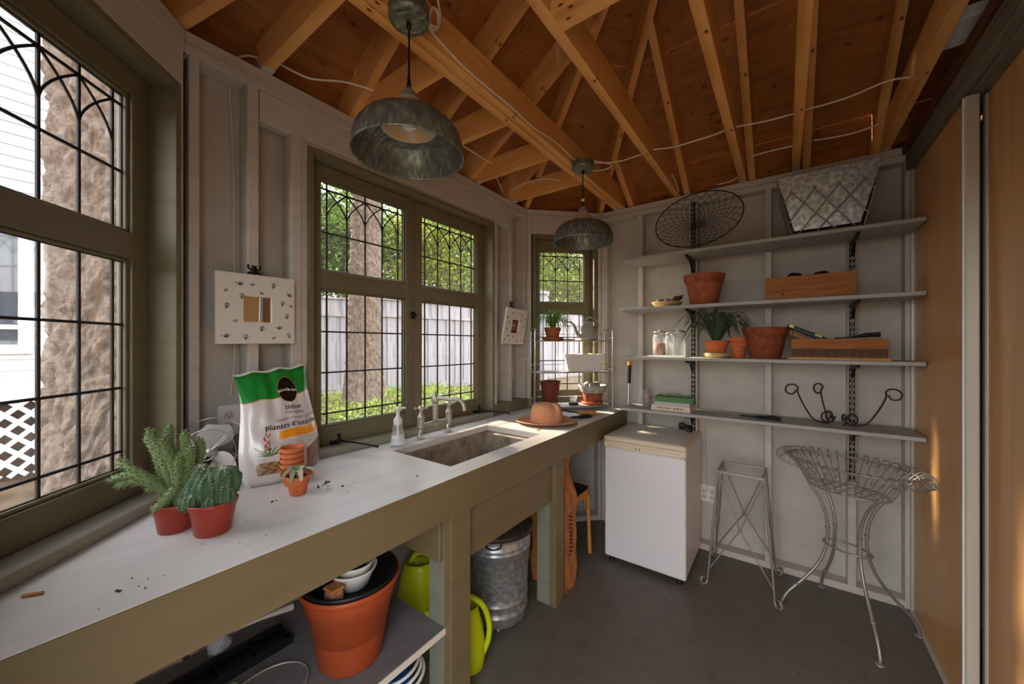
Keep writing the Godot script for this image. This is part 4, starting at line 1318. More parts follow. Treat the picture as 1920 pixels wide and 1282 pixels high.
func wall_plate(label: String, xf: Transform3D, kind: int, w := 0.072, h := 0.115) -> void:
	var t := thing("wall_plate", label, "switch" if kind == 0 else "socket")
	t.transform = xf
	put("plate", bx(-w / 2, -h / 2, 0, w / 2, h / 2, 0.006, 0.002), M.white, t)
	if kind == 0:
		put("toggle", bx(-0.005, -0.012, 0.006, 0.005, 0.012, 0.014, 0.002), M.white, t)
		return
	for c in ([0.0] if w < 0.1 else [-0.023, 0.023]):
		for s in [-0.02, 0.02]:
			var st := mb()
			lathe(st, [Vector2(0.0, 0.0085), Vector2(0.015, 0.0085), Vector2(0.0165, 0.0065), Vector2(0.0165, 0.005)], 20, Transform3D(Basis(Vector3.RIGHT, PI / 2), Vector3(c, s, 0)))
			put("socket", st, M.off_white, t)
			st = mb()
			for q in [[-0.006, 0.003], [0.006, 0.003]]:
				box(st, Vector3(c + q[0] - 0.001, s + q[1] - 0.004, 0.0082), Vector3(c + q[0] + 0.001, s + q[1] + 0.004, 0.0089))
			box(st, Vector3(c - 0.002, s - 0.009, 0.0082), Vector3(c + 0.002, s - 0.005, 0.0089))
			put("slots", st, M.black, t)

func faucet() -> void:
	var t := thing("bridge_faucet", "old nickel bridge faucet with cross handles behind the sink", "faucet", Vector3(1.035, 0.9125, 0.075))
	for s in [-1.0, 1.0]:
		var x: float = s * 0.1
		put("flange", turned([Vector2(0, 0), Vector2(0.024, 0), Vector2(0.024, 0.003), Vector2(0.012, 0.008), Vector2(0, 0.008)], 20, Transform3D(Basis(), Vector3(x - 0.016, 0, 0.012))), M.nickel, t)
		put("riser", wire(curve([Vector3(x - 0.016, 0.004, 0.012), Vector3(x - 0.014, 0.02, 0.01), Vector3(x, 0.036, 0.002), Vector3(x + 0.001, 0.055, 0)], 6), 0.0105, 12), M.nickel, t)
		put("valve_body", turned([Vector2(0, 0.05), Vector2(0.015, 0.05), Vector2(0.0165, 0.054), null, Vector2(0.0165, 0.098), null, Vector2(0.0185, 0.1), Vector2(0.0185, 0.112), Vector2(0.011, 0.122), Vector2(0.009, 0.14), Vector2(0.013, 0.146), Vector2(0.015, 0.158), Vector2(0.008, 0.166), Vector2(0, 0.167)], 22, Transform3D(Basis(), Vector3(x, 0, 0))), M.nickel, t)
		var st := mb()
		for k in 4:
			var d := Vector3(cos(k * PI / 2 + 0.5), 0, sin(k * PI / 2 + 0.5))
			tube(st, [Vector3(x, 0.154, 0), Vector3(x, 0.154, 0) + d * 0.024, Vector3(x, 0.155, 0) + d * 0.034], [0.006, 0.005, 0.0075], 9)
		put("cross_handle", st, M.nickel, t)
	var st := wire([Vector3(-0.1, 0.068, 0), Vector3(-0.04, 0.066, 0), Vector3(0, 0.065, 0), Vector3(0.04, 0.066, 0), Vector3(0.1, 0.068, 0)], [0.008, 0.008, 0.016, 0.008, 0.008], 12)
	ball(st, Vector3(0, 0.058, 0), Vector3(0.018, 0.016, 0.018), 14)
	put("bridge", st, M.nickel, t)
	put("column", turned([Vector2(0.015, 0.06), Vector2(0.012, 0.08), Vector2(0.016, 0.086), Vector2(0.016, 0.094), Vector2(0.0145, 0.098), null, Vector2(0.0145, 0.165), null, Vector2(0.018, 0.168), Vector2(0.02, 0.195), Vector2(0.015, 0.213), Vector2(0.006, 0.22), Vector2(0.007, 0.23), Vector2(0, 0.235)], 24), M.nickel, t)
	put("spout", wire(curve([Vector3(0.0, 0.196, 0.0), Vector3(0.012, 0.197, 0.045), Vector3(0.022, 0.193, 0.085), Vector3(0.033, 0.198, 0.12), Vector3(0.042, 0.19, 0.15), Vector3(0.046, 0.165, 0.168), Vector3(0.047, 0.138, 0.172)], 6), 0.0105, 14), M.nickel, t)

func soap() -> void:
	var t := thing("soap_dispenser", "clear foam soap bottle with white pump beside the faucet", "dispenser", Vector3(0.775, 0.9125, 0.096))
	put("bottle", turned([Vector2(0, 0.001), Vector2(0.034, 0.0), Vector2(0.037, 0.004), Vector2(0.034, 0.03), Vector2(0.0225, 0.098), Vector2(0.02, 0.112), Vector2(0.0175, 0.118), Vector2(0.0175, 0.13)], 30), M.clear, t)
	put("liquid", turned([Vector2(0, 0.005), Vector2(0.032, 0.005), Vector2(0.033, 0.01), Vector2(0.0275, 0.045), Vector2(0, 0.045)], 30), M.cloudy, t)
	put("dip_tube", wire([Vector3(0, 0.008, 0), Vector3(0, 0.12, 0)], 0.004, 8), M.cloudy, t)
	put("collar", turned([Vector2(0.019, 0.1), Vector2(0.021, 0.102), Vector2(0.021, 0.125), Vector2(0.012, 0.138), Vector2(0.0085, 0.142), null, Vector2(0.0085, 0.17), Vector2(0, 0.171)], 26), M.white, t)
	var st := turned([Vector2(0, 0.168), Vector2(0.013, 0.168), Vector2(0.013, 0.184), Vector2(0.011, 0.187), Vector2(0, 0.187)], 20)
	tube(st, [Vector3(0, 0.18, 0), Vector3(0.02, 0.18, 0.015), Vector3(0.03, 0.178, 0.022)], [0.007, 0.0055, 0.004], 10)
	put("pump_head", st, M.white, t)

func hat() -> void:
	var t := thing("straw_hat", "tan straw sun hat lying on the bench end", "hat", Vector3(1.655, 0.9125, 0.405))
	t.rotation.y = -1.12
	var st := mb()
	var rows := []
	var prof := [[0.195, 0.012], [0.193, 0.014], [0.17, 0.01], [0.14, 0.006], [0.11, 0.005], [0.098, 0.008], [0.094, 0.02], [0.09, 0.05], [0.084, 0.085], [0.076, 0.108], [0.066, 0.119], [0.05, 0.122], [0.028, 0.117], [0.0, 0.112]]
	for i in prof.size():
		var row := []
		for j in 72:
			var a := TAU * j / 72.0
			var r: float = prof[i][0]
			var y: float = prof[i][1]
			var p := Vector3(cos(a) * r * (1.0 if i < 5 else 1.12), y, sin(a) * r * (0.92 if i < 5 else 0.9))
			if i < 5:
				p.y += 0.012 * pow(absf(sin(a)), 3.0) * clampf((r - 0.1) / 0.095, 0, 1) + 0.004 * sin(a * 3.0)
			else:
				var d := Vector2((p.x - 0.045) / 0.05, (absf(p.z) - 0.052) / 0.026).length()
				var k := clampf(1.0 - d, 0, 1) * clampf((y - 0.03) / 0.06, 0, 1)
				p.z -= signf(p.z) * 0.036 * k
				p.y -= 0.022 * clampf(1.0 - Vector2(p.x / 0.085, p.z / 0.026).length(), 0, 1) * float(i > 9)
			row.append(p)
		rows.append(row)
	skin(st, rows, true, 1)
	put("hat_body", st, M.straw, t)
	st = mb()
	for y in [0.024, 0.036, 0.048, 0.06, 0.072, 0.084, 0.096]:
		var pts := []
		var r: float = lerpf(0.094, 0.08, (y - 0.02) / 0.08)
		for j in 48:
			var a := TAU * j / 48.0
			pts.append(Vector3(cos(a) * r * 1.125, y, sin(a) * r * 0.905))
		if y < 0.03:
			tube(st, pts, 0.0022, 5, true)
	put("hat_band", st, M.straw, t)
	put("chin_cord", wire(curve([Vector3(-0.02, 0.004, 0.17), Vector3(-0.03, 0.004, 0.2), Vector3(-0.02, 0.005, 0.215), Vector3(-0.035, 0.004, 0.225), Vector3(-0.022, 0.003, 0.24)], 5), 0.0028, 7), M.wood_handle, t)

func hand_tools() -> void:
	var t := thing("hand_fork", "hand cultivator with a varnished wooden handle beside the hat", "garden tool", Vector3(2.0, 0.9125, 0.445))
	t.rotation.y = -1.05
	put("handle", turned([Vector2(0, 0), Vector2(0.009, 0.001), Vector2(0.011, 0.006), null, Vector2(0.011, 0.014), null, Vector2(0.0135, 0.02), Vector2(0.016, 0.06), Vector2(0.014, 0.085), Vector2(0.0165, 0.12), Vector2(0.014, 0.13), Vector2(0, 0.131)], 20, Transform3D(Basis(Vector3(0, 0, 1), -PI / 2), Vector3(0.0, 0.0165, 0))), M.wood_handle, t)
	var st := wire(curve([Vector3(0.005, 0.0165, 0), Vector3(-0.05, 0.02, 0), Vector3(-0.09, 0.03, 0.004), Vector3(-0.13, 0.034, 0.01)], 5), 0.005, 9)
	for s in [-1.0, 0.0, 1.0]:
		tube(st, curve([Vector3(-0.12, 0.034, 0.01), Vector3(-0.15, 0.032, 0.01 + s * 0.02), Vector3(-0.19, 0.024, 0.01 + s * 0.028), Vector3(-0.205, 0.005, 0.01 + s * 0.03)], 4), 0.0035, 7)
	put("tines", st, M.black_metal, t)
	t = thing("pruning_shears", "black pruning shears tucked under the hat brim", "garden tool", Vector3(1.9, 0.9125, 0.53))
	t.rotation.y = -0.5
	st = mb()
	for s in [-1.0, 1.0]:
		tube(st, curve([Vector3(-0.09, 0.012, s * 0.006), Vector3(-0.03, 0.013, s * 0.008), Vector3(0.0, 0.013, s * 0.016), Vector3(0.05, 0.013, s * 0.02), Vector3(0.075, 0.013, s * 0.012)], 5), [0.004] + range(19).map(func(i): return 0.006 + 0.003 * sin(i / 6.0)) + [0.006], 9)
	put("grips", st, M.black, t)
	put("pivot", turned([Vector2(0, 0.024), Vector2(0.007, 0.023), Vector2(0.008, 0.016), Vector2(0, 0.015)], 14, Transform3D(Basis(), Vector3(-0.03, 0, 0))), M.steel, t)

func bench_things() -> void:
	M.white_enamel = mat(c8(206, 205, 200), 0.35)
	M.mirror = mat(c8(235, 235, 235), 0.02, null, 1.0, 1.0)
	M.clear = mat(Color(0.95, 0.97, 0.98, 0.16), 0.05)
	M.clear.transparency = BaseMaterial3D.TRANSPARENCY_ALPHA
	M.cloudy = mat(Color(0.92, 0.93, 0.94, 0.45), 0.2)
	M.cloudy.transparency = BaseMaterial3D.TRANSPARENCY_ALPHA
	cacti()
	fan()
	bag()
	faucet()
	soap()
	hat()
	hand_tools()
	# nested pots
	var says := ["bottom terracotta pot of the small stack by the bag", "second pot from the bottom of the small terracotta stack", "middle pot of the small terracotta stack by the bag", "second pot from the top of the small terracotta stack", "topmost empty terracotta pot of the small stack"]
	for i in 5:
		clay_pot(says[i], Vector3(0.238 + 0.0003 * i, 0.9125 + 0.0182 * i, 0.222), 0.0385, 0.024, 0.058, 0.016, 0.0035, M.terracotta, "small nested terracotta pots", 0.003)
	var t := thing("potted_plant", "wilting striped leaves in a tiny terracotta pot before the stack", "plant", Vector3(0.21, 0.9125, 0.33))
	put("pot", pot_shape(0.039, 0.023, 0.064, 0.017, 0.0035), M.terracotta, t)
	put("soil", soil(0.033, 0.055, 6), M.soil, t)
	M.striped = mat(c8(122, 132, 98), 0.6)
	M.striped.cull_mode = BaseMaterial3D.CULL_DISABLED
	M.wilted = mat(c8(196, 178, 148), 0.7)
	M.wilted.cull_mode = BaseMaterial3D.CULL_DISABLED
	for k in 9:
		var st := mb()
		var a := k * 2.4
		var d := Vector3(cos(a), 0, sin(a))
		var l := 0.03 + 0.006 * (k % 4)
		blade(st, curve([Vector3(0, 0.056, 0), d * l * 0.5 + Vector3(0, 0.084, 0), d * l + Vector3(0, 0.078, 0), d * (l + 0.016) + Vector3(0, 0.056 - 0.006 * (k % 3), 0)], 3), 0.0085)
		put("leaf", st, M.wilted if k % 3 == 0 else M.striped, t)
	# mirrors, hooks and plates
	tile_mirror("square mirror in a white stencilled frame above the fan", Transform3D(Basis(Vector3.RIGHT, 0.03) * Basis(Vector3.BACK, 0.012), Vector3(0.203, 1.531, 0.02)), 1)
	frog_hook("black frog-shaped hook above the near mirror", Transform3D(Basis(), Vector3(0.198, 1.676, 0.001)))
	tile_mirror("square mirror in a white stencilled frame beside the corner window", Transform3D(Basis(Vector3.RIGHT, 0.17) * Basis(Vector3.BACK, -0.03), Vector3(1.825, 1.531, 0.037)), 2)
	frog_hook("black frog-shaped hook above the mirror at the corner window", Transform3D(Basis(), Vector3(1.83, 1.69, 0.001)))
	wall_plate("white light switch plate beside the corner window", Transform3D(Basis(), Vector3(1.93, 1.185, -0.0845)), 0)
	wall_plate("white socket plate half hidden behind the potting mix bag", Transform3D(Basis(), Vector3(0.145, 1.115, -0.0845)), 1)
	wall_plate("white double wall socket right of the fridge", T_SHELF * Transform3D(Basis(), Vector3(0.755, 0.36, -0.0845)), 1, 0.118)
	var grains := mb()
	for c in [[0.285, 0.323, 9, 0.02], [0.316, 0.306, 4, 0.008], [0.29, 0.37, 3, 0.01], [0.329, 0.382, 2, 0.004], [0.14, 0.332, 3, 0.005], [-0.223, 0.555, 3, 0.01], [0.548, 0.515, 1, 0.002], [0.75, 0.573, 1, 0.002], [0.02, 0.5, 8, 0.08], [-0.2, 0.56, 6, 0.05], [0.4, 0.42, 5, 0.1]]:
		for k in c[2]:
			var r := rng.randf_range(0.0012, 0.0042) * (1.0 if c[3] < 0.03 else 0.5)
			ball(grains, Vector3(c[0] + rng.randfn() * c[3] * 0.6, 0.9125 + r * 0.5, c[1] + rng.randfn() * c[3] * 0.6), Vector3(r, r * 0.7, r * 0.9), 6, 0.2, k)
	var cr := put("soil_crumbs", grains, M.soil)
	cr.set_meta("kind", "stuff")
	tag(cr, "dark crumbs of potting soil scattered on the bench top", "soil")
	var chip := put("bark_chip", bx(-0.016, 0, -0.004, 0.016, 0.005, 0.004, 0.002), M.wood_handle, null, Transform3D(Basis(Vector3.UP, -0.6), Vector3(-0.326, 0.9125, 0.433)))
	tag(chip, "small brown bark chip at the near end of the bench", "wood chip")

# ------------------------------------------------------------------ wire rack in the corner window
func at_corner(s: float, y: float, n: float) -> Vector3:
	return T_CORNER * Vector3(s, y, n)

func rack_things() -> void:
	var t := thing("wire_rack", "three-tier chrome wire rack standing before the corner window", "rack")
	t.transform = T_CORNER
	for s in [0.022, 0.618]:
		put("end_frame", wire(curve([Vector3(s, 0.9125, 0.178), Vector3(s, 1.2, 0.178), Vector3(s, 1.49, 0.178), Vector3(s, 1.512, 0.168), Vector3(s, 1.516, 0.15), Vector3(s, 1.516, 0.06), Vector3(s, 1.512, 0.04), Vector3(s, 1.49, 0.03), Vector3(s, 1.2, 0.03), Vector3(s, 0.9125, 0.03)], 5), 0.0052, 10), M.chrome, t)
	var say := ["top", "mid", "low"]
	for y in [1.43, 1.195, 0.945]:
		put("shelf_panel", bx(0.03, y - 0.004, 0.034, 0.61, y, 0.174, 0.001), M.grey_metal, t)
		for n in [0.03, 0.178]:
			put("shelf_rod", wire([Vector3(0.022, y - 0.002, n), Vector3(0.618, y - 0.002, n)], 0.004, 8), M.chrome, t)
		put("back_rail", wire([Vector3(0.022, y + 0.052, 0.03), Vector3(0.618, y + 0.052, 0.03)], 0.003, 8), M.chrome, t)
		for s in [0.022, 0.618]:
			for dy in [-0.002, 0.02, 0.05]:
				put("side_rail", wire([Vector3(s, y + dy, 0.03), Vector3(s, y + dy, 0.178)], 0.003, 8), M.chrome, t)
	M.fern = leafage(c8(92, 124, 62), c8(90, 120, 40))
	M.fern.vertex_color_use_as_albedo = false
	M.fern_dark = leafage(c8(52, 70, 42), c8(30, 44, 20))
	M.fern_dark.vertex_color_use_as_albedo = false
	var p := thing("potted_fern", "bright fern in terracotta pot on the top of the wire rack", "fern", at_corner(0.175, 1.4305, 0.104))
	put("saucer", turned([Vector2(0, 0), Vector2(0.07, 0), Vector2(0.083, 0.02), Vector2(0.079, 0.021), Vector2(0.068, 0.006), Vector2(0, 0.006)], 32), M.terracotta_old, p)
	put("pot", pot_shape(0.064, 0.045, 0.092, 0.03, 0.005), M.terracotta_old, p, Transform3D(Basis(), Vector3(0, 0.0065, 0)))
	put("soil", soil(0.056, 0.087, 8), M.soil, p)
	put("fronds", tuft(85, 0.17, 0.16, 0.0055, 0.14, 12, 0.088), M.fern, p)
	var w := thing("watering_can", "small grey enamel watering can on top of the wire rack", "watering can", at_corner(0.455, 1.4305, 0.1), -0.79)
	put("body", turned([Vector2(0, 0), Vector2(0.066, 0), Vector2(0.07, 0.004), Vector2(0.067, 0.03), Vector2(0.05, 0.105), Vector2(0.034, 0.125), Vector2(0.031, 0.14), Vector2(0.033, 0.148), Vector2(0.03, 0.148), Vector2(0.028, 0.138), Vector2(0, 0.12)], 32), M.grey_metal, w)
	put("spout", wire(curve([Vector3(-0.055, 0.03, 0), Vector3(-0.085, 0.055, 0), Vector3(-0.105, 0.11, 0), Vector3(-0.135, 0.138, 0), Vector3(-0.175, 0.145, 0)], 6), [0.02, 0.019, 0.018, 0.016, 0.015, 0.014, 0.013, 0.012, 0.011, 0.0105, 0.01, 0.0095, 0.009, 0.0085, 0.008, 0.0075, 0.007, 0.007, 0.007, 0.0065, 0.006, 0.006, 0.006, 0.006, 0.006], 10), M.grey_metal, w)
	put("handle", wire(curve([Vector3(-0.03, 0.128, 0), Vector3(-0.01, 0.165, 0), Vector3(0.03, 0.178, 0), Vector3(0.07, 0.155, 0), Vector3(0.085, 0.11, 0), Vector3(0.06, 0.045, 0)], 6), 0.0055, 10), M.grey_metal, w)
	var b := thing("marker_pen", "red-capped marker pen lying by the fern saucer", "pen", at_corner(0.27, 1.4365, 0.155), -0.79)
	put("barrel", wire([Vector3(-0.075, 0, 0), Vector3(0.035, 0, 0)], 0.0055, 10), M.black, b)
	put("cap", wire([Vector3(0.035, 0, 0), Vector3(0.062, 0, 0)], 0.006, 10), mat(c8(190, 24, 40), 0.4), b)
	# white oblong planter with papers
	b = thing("oblong_planter", "white oblong planter on the middle of the wire rack", "planter", at_corner(0.415, 1.1955, 0.104), -PI / 4)
	var st := mb()
	var rows := []
	for q in [[0.0, 0.112, 0.05], [0.13, 0.134, 0.062], [0.132, 0.134, 0.062], [0.132, 0.128, 0.056], [0.012, 0.106, 0.045]]:
		rows.append([Vector3(-q[1], q[0], -q[2]), Vector3(-q[1], q[0], q[2]), Vector3(q[1], q[0], q[2]), Vector3(q[1], q[0], -q[2])])
	for i in 4:
		for j in 4:
			var k := (j + 1) % 4
			quad(st, rows[i][j], rows[i][k], rows[i + 1][k], rows[i + 1][j], Vector3(0, 0.06, 0) if i < 2 else Vector3(rows[i][j].x * 3.0, 0.06, rows[i][j].z * 3.0))
	quad(st, rows[0][0], rows[0][1], rows[0][2], rows[0][3], Vector3(0, 1, 0))
	quad(st, rows[4][0], rows[4][1], rows[4][2], rows[4][3], Vector3(0, -1, 0))
	put("shell", st, M.ceramic, b)
	st = mb()
	var pr := []
	for i in 9:
		var row := []
		for j in 6:
			row.append(Vector3(-0.07 + i * 0.0175, 0.1335 + 0.006 * sin(i * 1.1) * sin(j * 0.9), -0.045 + j * 0.018))
		pr.append(row)
	skin(st, pr, false, 1)
	tag(put("paper_packet", st, M.off_white, null, b.transform), "crumpled paper packet on the white oblong planter", "paper")
	tag(put("dinner_plate", turned([Vector2(0, 0), Vector2(0.04, 0), Vector2(0.068, 0.007), Vector2(0.066, 0.0085), Vector2(0.04, 0.003), Vector2(0, 0.003)], 40), M.ceramic, null, Transform3D(Basis(), at_corner(0.15, 1.1955, 0.104))), "white plate lying left of the oblong planter", "plate")
	# lowest tier
	b = thing("tall_clay_pot", "tall dark red pot with chalky scrawls on the lowest rack tier", "flower pot", at_corner(0.155, 0.9455, 0.106))
	put("body", turned([Vector2(0, 0), Vector2(0.052, 0), Vector2(0.054, 0.003), Vector2(0.073, 0.17), null, Vector2(0.08, 0.172), Vector2(0.081, 0.182), Vector2(0.077, 0.183), Vector2(0.072, 0.172), Vector2(0.049, 0.008), Vector2(0, 0.007)], 36), mat(c8(112, 52, 40), 0.7), b)
	var chalk := mb()
	for k in 22:
		var a := -0.9 + rng.randf() * 2.0 + 0.9
		var y := rng.randf_range(0.05, 0.15)
		var r := 0.054 + 0.019 * (y / 0.17) + 0.0006
		var pts := []
		for i in 5:
			var aa := a + i * 0.05 + sin(i * 1.9 + k) * 0.04
			pts.append(Vector3(cos(aa) * r, y + sin(i * 1.4 + k * 2.0) * 0.012, sin(aa) * r))
		tube(chalk, pts, 0.0011, 4)
	var ch := put("chalk_marks", chalk, mat(c8(178, 140, 118), 0.9), b)
	ch.set_meta("kind", "stuff")
	b = thing("tealight_glass", "small clear glass on a black base on the lowest rack tier", "candle holder", at_corner(0.335, 0.9455, 0.115))
	put("foot", turned([Vector2(0, 0), Vector2(0.036, 0), Vector2(0.037, 0.004), Vector2(0.036, 0.016), Vector2(0, 0.017)], 28), M.black, b)
	put("glass", turned([Vector2(0, 0.018), Vector2(0.021, 0.018), Vector2(0.022, 0.02), Vector2(0.03, 0.066), Vector2(0.028, 0.066), Vector2(0.02, 0.024), Vector2(0, 0.023)], 26), M.clear, b)
	put("candle", turned([Vector2(0, 0.024), Vector2(0.019, 0.024), Vector2(0.022, 0.042), Vector2(0, 0.042)], 20), M.cloudy, b)
	b = thing("lace_edged_pot", "clay pot with scalloped stone collar on a saucer, lowest rack tier", "flower pot", at_corner(0.49, 0.9455, 0.104))
	put("saucer", turned([Vector2(0, 0), Vector2(0.074, 0), Vector2(0.084, 0.022), Vector2(0.08, 0.023), Vector2(0.07, 0.006), Vector2(0, 0.006)], 32), M.terracotta_old, b)
	put("pot", pot_shape(0.086, 0.062, 0.105, 0.026, 0.004), M.terracotta_dark, b, Transform3D(Basis(), Vector3(0, 0.0065, 0)))
	st = mb()
	rows = []
	for q in [[0.082, 0.09], [0.09, 0.098], [0.104, 0.135], [0.108, 0.146], [0.1, 0.146], [0.084, 0.12], [0.06, 0.115]]:
		var row := []
		for j in 64:
			var a := TAU * j / 64.0
			var r: float = q[0] * (1.0 + 0.02 * cos(a * 16.0))
			row.append(Vector3(r * cos(a), q[1] + (0.004 * cos(a * 16.0) if q[1] > 0.13 else 0.0), r * sin(a)))
		rows.append(row)
	skin(st, rows, true, 1)
	put("scalloped_collar", st, M.stone, b)
	put("soil", soil(0.08, 0.118, 9), M.soil, b)
	for k in 4:
		st = mb()
		var d := Vector3([-0.035, 0.005, 0.04, 0.0][k], 0.142, [0.02, 0.03, 0.01, -0.04][k])
		ball(st, Vector3.ZERO, Vector3(0.034, 0.026, 0.03), 14, 0.14, k + 3)
		tag(put("grey_stone", st, M.stone, null, Transform3D(Basis(), b.position + d)), ["pale stone at the left of the pot with the stone collar", "pale stone at the front of the pot with the stone collar", "pale stone at the right of the pot with the stone collar", "pale stone at the back of the pot with the stone collar"][k], "stone", "stones in the collared pot")

# ------------------------------------------------------------------ on the shelves
func crate(label: String, at: Vector3, l: float, d: float, h: float, m: Material) -> Node3D:
	var t := thing("wooden_crate", label, "crate", at, 0.0, "old wooden crates on the shelves")
	put("front_board", bx(-d / 2, 0, -l / 2, -d / 2 + 0.01, h, l / 2, 0.001), m, t)
	put("back_board", bx(d / 2 - 0.01, 0, -l / 2, d / 2, h, l / 2, 0.001), m, t)
	put("end_board", bx(-d / 2 + 0.01, 0, -l / 2, d / 2 - 0.01, h, -l / 2 + 0.012, 0.001), m, t)
	put("end_board", bx(-d / 2 + 0.01, 0, l / 2 - 0.012, d / 2 - 0.01, h, l / 2, 0.001), m, t)
	put("bottom_board", bx(-d / 2 + 0.01, 0, -l / 2 + 0.012, d / 2 - 0.01, 0.008, l / 2 - 0.012), m, t)
	return t

func jar(label: String, at: Vector3, r: float, h: float, fill: Material, level: float, lid: Material) -> void:
	var t := thing("glass_jar", label, "jar", at, 0.0, "glass jars on the shelves")
	put("glass", turned([Vector2(0, 0), Vector2(r * 0.95, 0), Vector2(r, 0.005), Vector2(r, h * 0.72), Vector2(r * 0.92, h * 0.82), Vector2(r * 0.8, h * 0.88), Vector2(r * 0.8, h * 0.93)], 30), M.clear, t)
	if fill:
		put("contents", turned([Vector2(0, 0.004), Vector2(r * 0.88, 0.004), Vector2(r * 0.9, level), Vector2(r * 0.5, level + 0.006), Vector2(0, level)], 22), fill, t)
	put("lid", turned([Vector2(0, h), Vector2(r * 0.86, h), Vector2(r * 0.9, h - 0.004), null, Vector2(r * 0.9, h * 0.9), Vector2(0, h * 0.9)], 30), lid, t)
	put("lid_knob", bx(-0.008, h, -0.008, 0.008, h + 0.012, 0.008, 0.003), lid, t)

func shelf_things() -> void:
	# top shelf: a shallow basket of crossing wires
	var t := thing("wire_bowl", "large round black wire bowl leaning on the top shelf", "basket", Vector3(2.318, 2.218, 1.152))
	t.rotation.z = -0.58
	var st := mb()
	var big := 0.258
	for k in 24:
		for s in [-1.0, 1.0]:
			var pts := []
			for i in 13:
				var f := 0.05 + 0.95 * i / 12.0
				var a: float = TAU * k / 24.0 + s * 1.25 * f
				pts.append(Vector3(-0.01 + 0.055 * (1.0 - f * f), cos(a) * f * big, sin(a) * f * big))
			tube(st, pts, 0.0013, 5)
	put("wire_mesh", st, M.black_metal, t)
	var ring := []
	for j in 72:
		ring.append(Vector3(-0.01, cos(TAU * j / 72) * big, sin(TAU * j / 72) * big))
	put("rim", wire(ring, 0.0032, 8, true), M.black_metal, t)
	# galvanised planter in a lattice stand
	t = thing("metal_planter", "galvanised square planter in a silver lattice stand on the top shelf", "planter", Vector3(2.318, 2.0005, 1.79))
	st = mb()
	var rows := []
	for q in [[0.03, 0.075, 0.135], [0.325, 0.118, 0.212], [0.327, 0.121, 0.215], [0.325, 0.114, 0.208], [0.04, 0.072, 0.13]]:
		rows.append([Vector3(-q[1], q[0], -q[2]), Vector3(-q[1], q[0], q[2]), Vector3(q[1], q[0], q[2]), Vector3(q[1], q[0], -q[2])])
	for i in 4:
		for j in 4:
			var k := (j + 1) % 4
			quad(st, rows[i][j], rows[i][k], rows[i + 1][k], rows[i + 1][j], Vector3(0, 0.15, 0) if i < 2 else rows[i][j] * Vector3(4, 1, 4))
	quad(st, rows[0][0], rows[0][1], rows[0][2], rows[0][3], Vector3(0, 1, 0))
	put("liner", st, M.zinc, t)
	for f in [[-1.0, false], [1.0, false], [-1.0, true], [1.0, true]]:
		st = mb()
		var side := func(u: float, y: float) -> Vector3:
			var g := y / 0.29
			var hx := lerpf(0.084, 0.122, g)
			var hz := lerpf(0.146, 0.212, g)
			return Vector3(f[0] * hx, y, u * hz) if not f[1] else Vector3(u * hx, y, f[0] * hz)
		for k in [-0.75, -0.25, 0.25, 0.75]:
			for s in [-1.0, 1.0]:
				var e := clampf(k + s * 1.0, -1.0, 1.0)
				tube(st, [side.call(k, 0.235), side.call(e, 0.235 - 0.22 * absf(e - k))], 0.0034, 6)
			ball(st, side.call(k, 0.237), Vector3(0.007, 0.007, 0.007), 10)
		tube(st, [side.call(-1, 0.235), side.call(-1, 0.01)], 0.0035, 6)
		put("lattice_side", st, M.silver_paint, t)
	put("stand_base", bx(-0.085, 0.0, -0.145, 0.085, 0.014, 0.145, 0.003), M.silver_paint, t)
	# second shelf
	var bowl := put("wooden_bowl", turned([Vector2(0, 0), Vector2(0.07, 0), Vector2(0.098, 0.032), Vector2(0.1, 0.036), Vector2(0.094, 0.036), Vector2(0.066, 0.012), Vector2(0, 0.01)], 36), M.bowl_wood, null, Transform3D(Basis(), Vector3(2.315, 1.6525, 0.965)))
	tag(bowl, "shallow pale wooden bowl on the second shelf from the top", "bowl")
	var pods := ["rough brown seed pod at the left of the wooden bowl", "rough brown seed pod in the middle of the wooden bowl", "long brown seed pod sticking out of the wooden bowl's right", "small brown seed pod at the back of the wooden bowl"]
	for k in 4:
		st = mb()
		ball(st, Vector3.ZERO, Vector3(0.026, 0.02, 0.032 if k != 2 else 0.045), 12, 0.2, k + 1)
		tag(put("seed_pod", st, M.pod, null, Transform3D(Basis(Vector3.RIGHT, -0.5 if k == 2 else 0.2), Vector3([2.30, 2.31, 2.315, 2.345][k], [1.69, 1.69, 1.702, 1.69][k], [0.93, 0.972, 1.02, 0.99][k]))), pods[k], "seed pod", "seed pods in the bowl")
	clay_pot("large weathered terracotta pot on the second shelf", Vector3(2.318, 1.6525, 1.19), 0.124, 0.078, 0.195, 0.045, 0.008, M.terracotta_old)
	var c := crate("wooden crate with black nursery pots on the second shelf", Vector3(2.31, 1.6525, 1.715), 0.385, 0.2, 0.125, M.crate)
	for k in 2:
		st = mb()
		ball(st, Vector3.ZERO, Vector3(0.05, 0.042, 0.05), 16, 0.1, k + 2)
		tag(put("black_glove", st, M.black, null, Transform3D(Basis(), Vector3(2.31, 1.765, [1.655, 1.775][k]))), ["dark crumpled glove poking out of the crate's left half", "dark crumpled glove poking out of the crate's right half"][k], "glove", "gloves in the crate")
	# third shelf
	var tray := put("serving_tray", bx(2.235, 1.3185, 0.855, 2.395, 1.327, 1.095, 0.003), M.ceramic)
	tag(tray, "white tray under the two glass jars", "tray")
	jar("glass jar half full of brown sticks on the white tray", Vector3(2.30, 1.3275, 0.918), 0.043, 0.162, M.cinnamon, 0.08, M.steel)
	jar("empty glass jar at the right of the white tray", Vector3(2.312, 1.3275, 1.03), 0.052, 0.166, null, 0.0, M.steel)
	jar("second empty glass jar behind the other two", Vector3(2.385, 1.3275, 0.965), 0.03, 0.155, null, 0.0, M.steel)
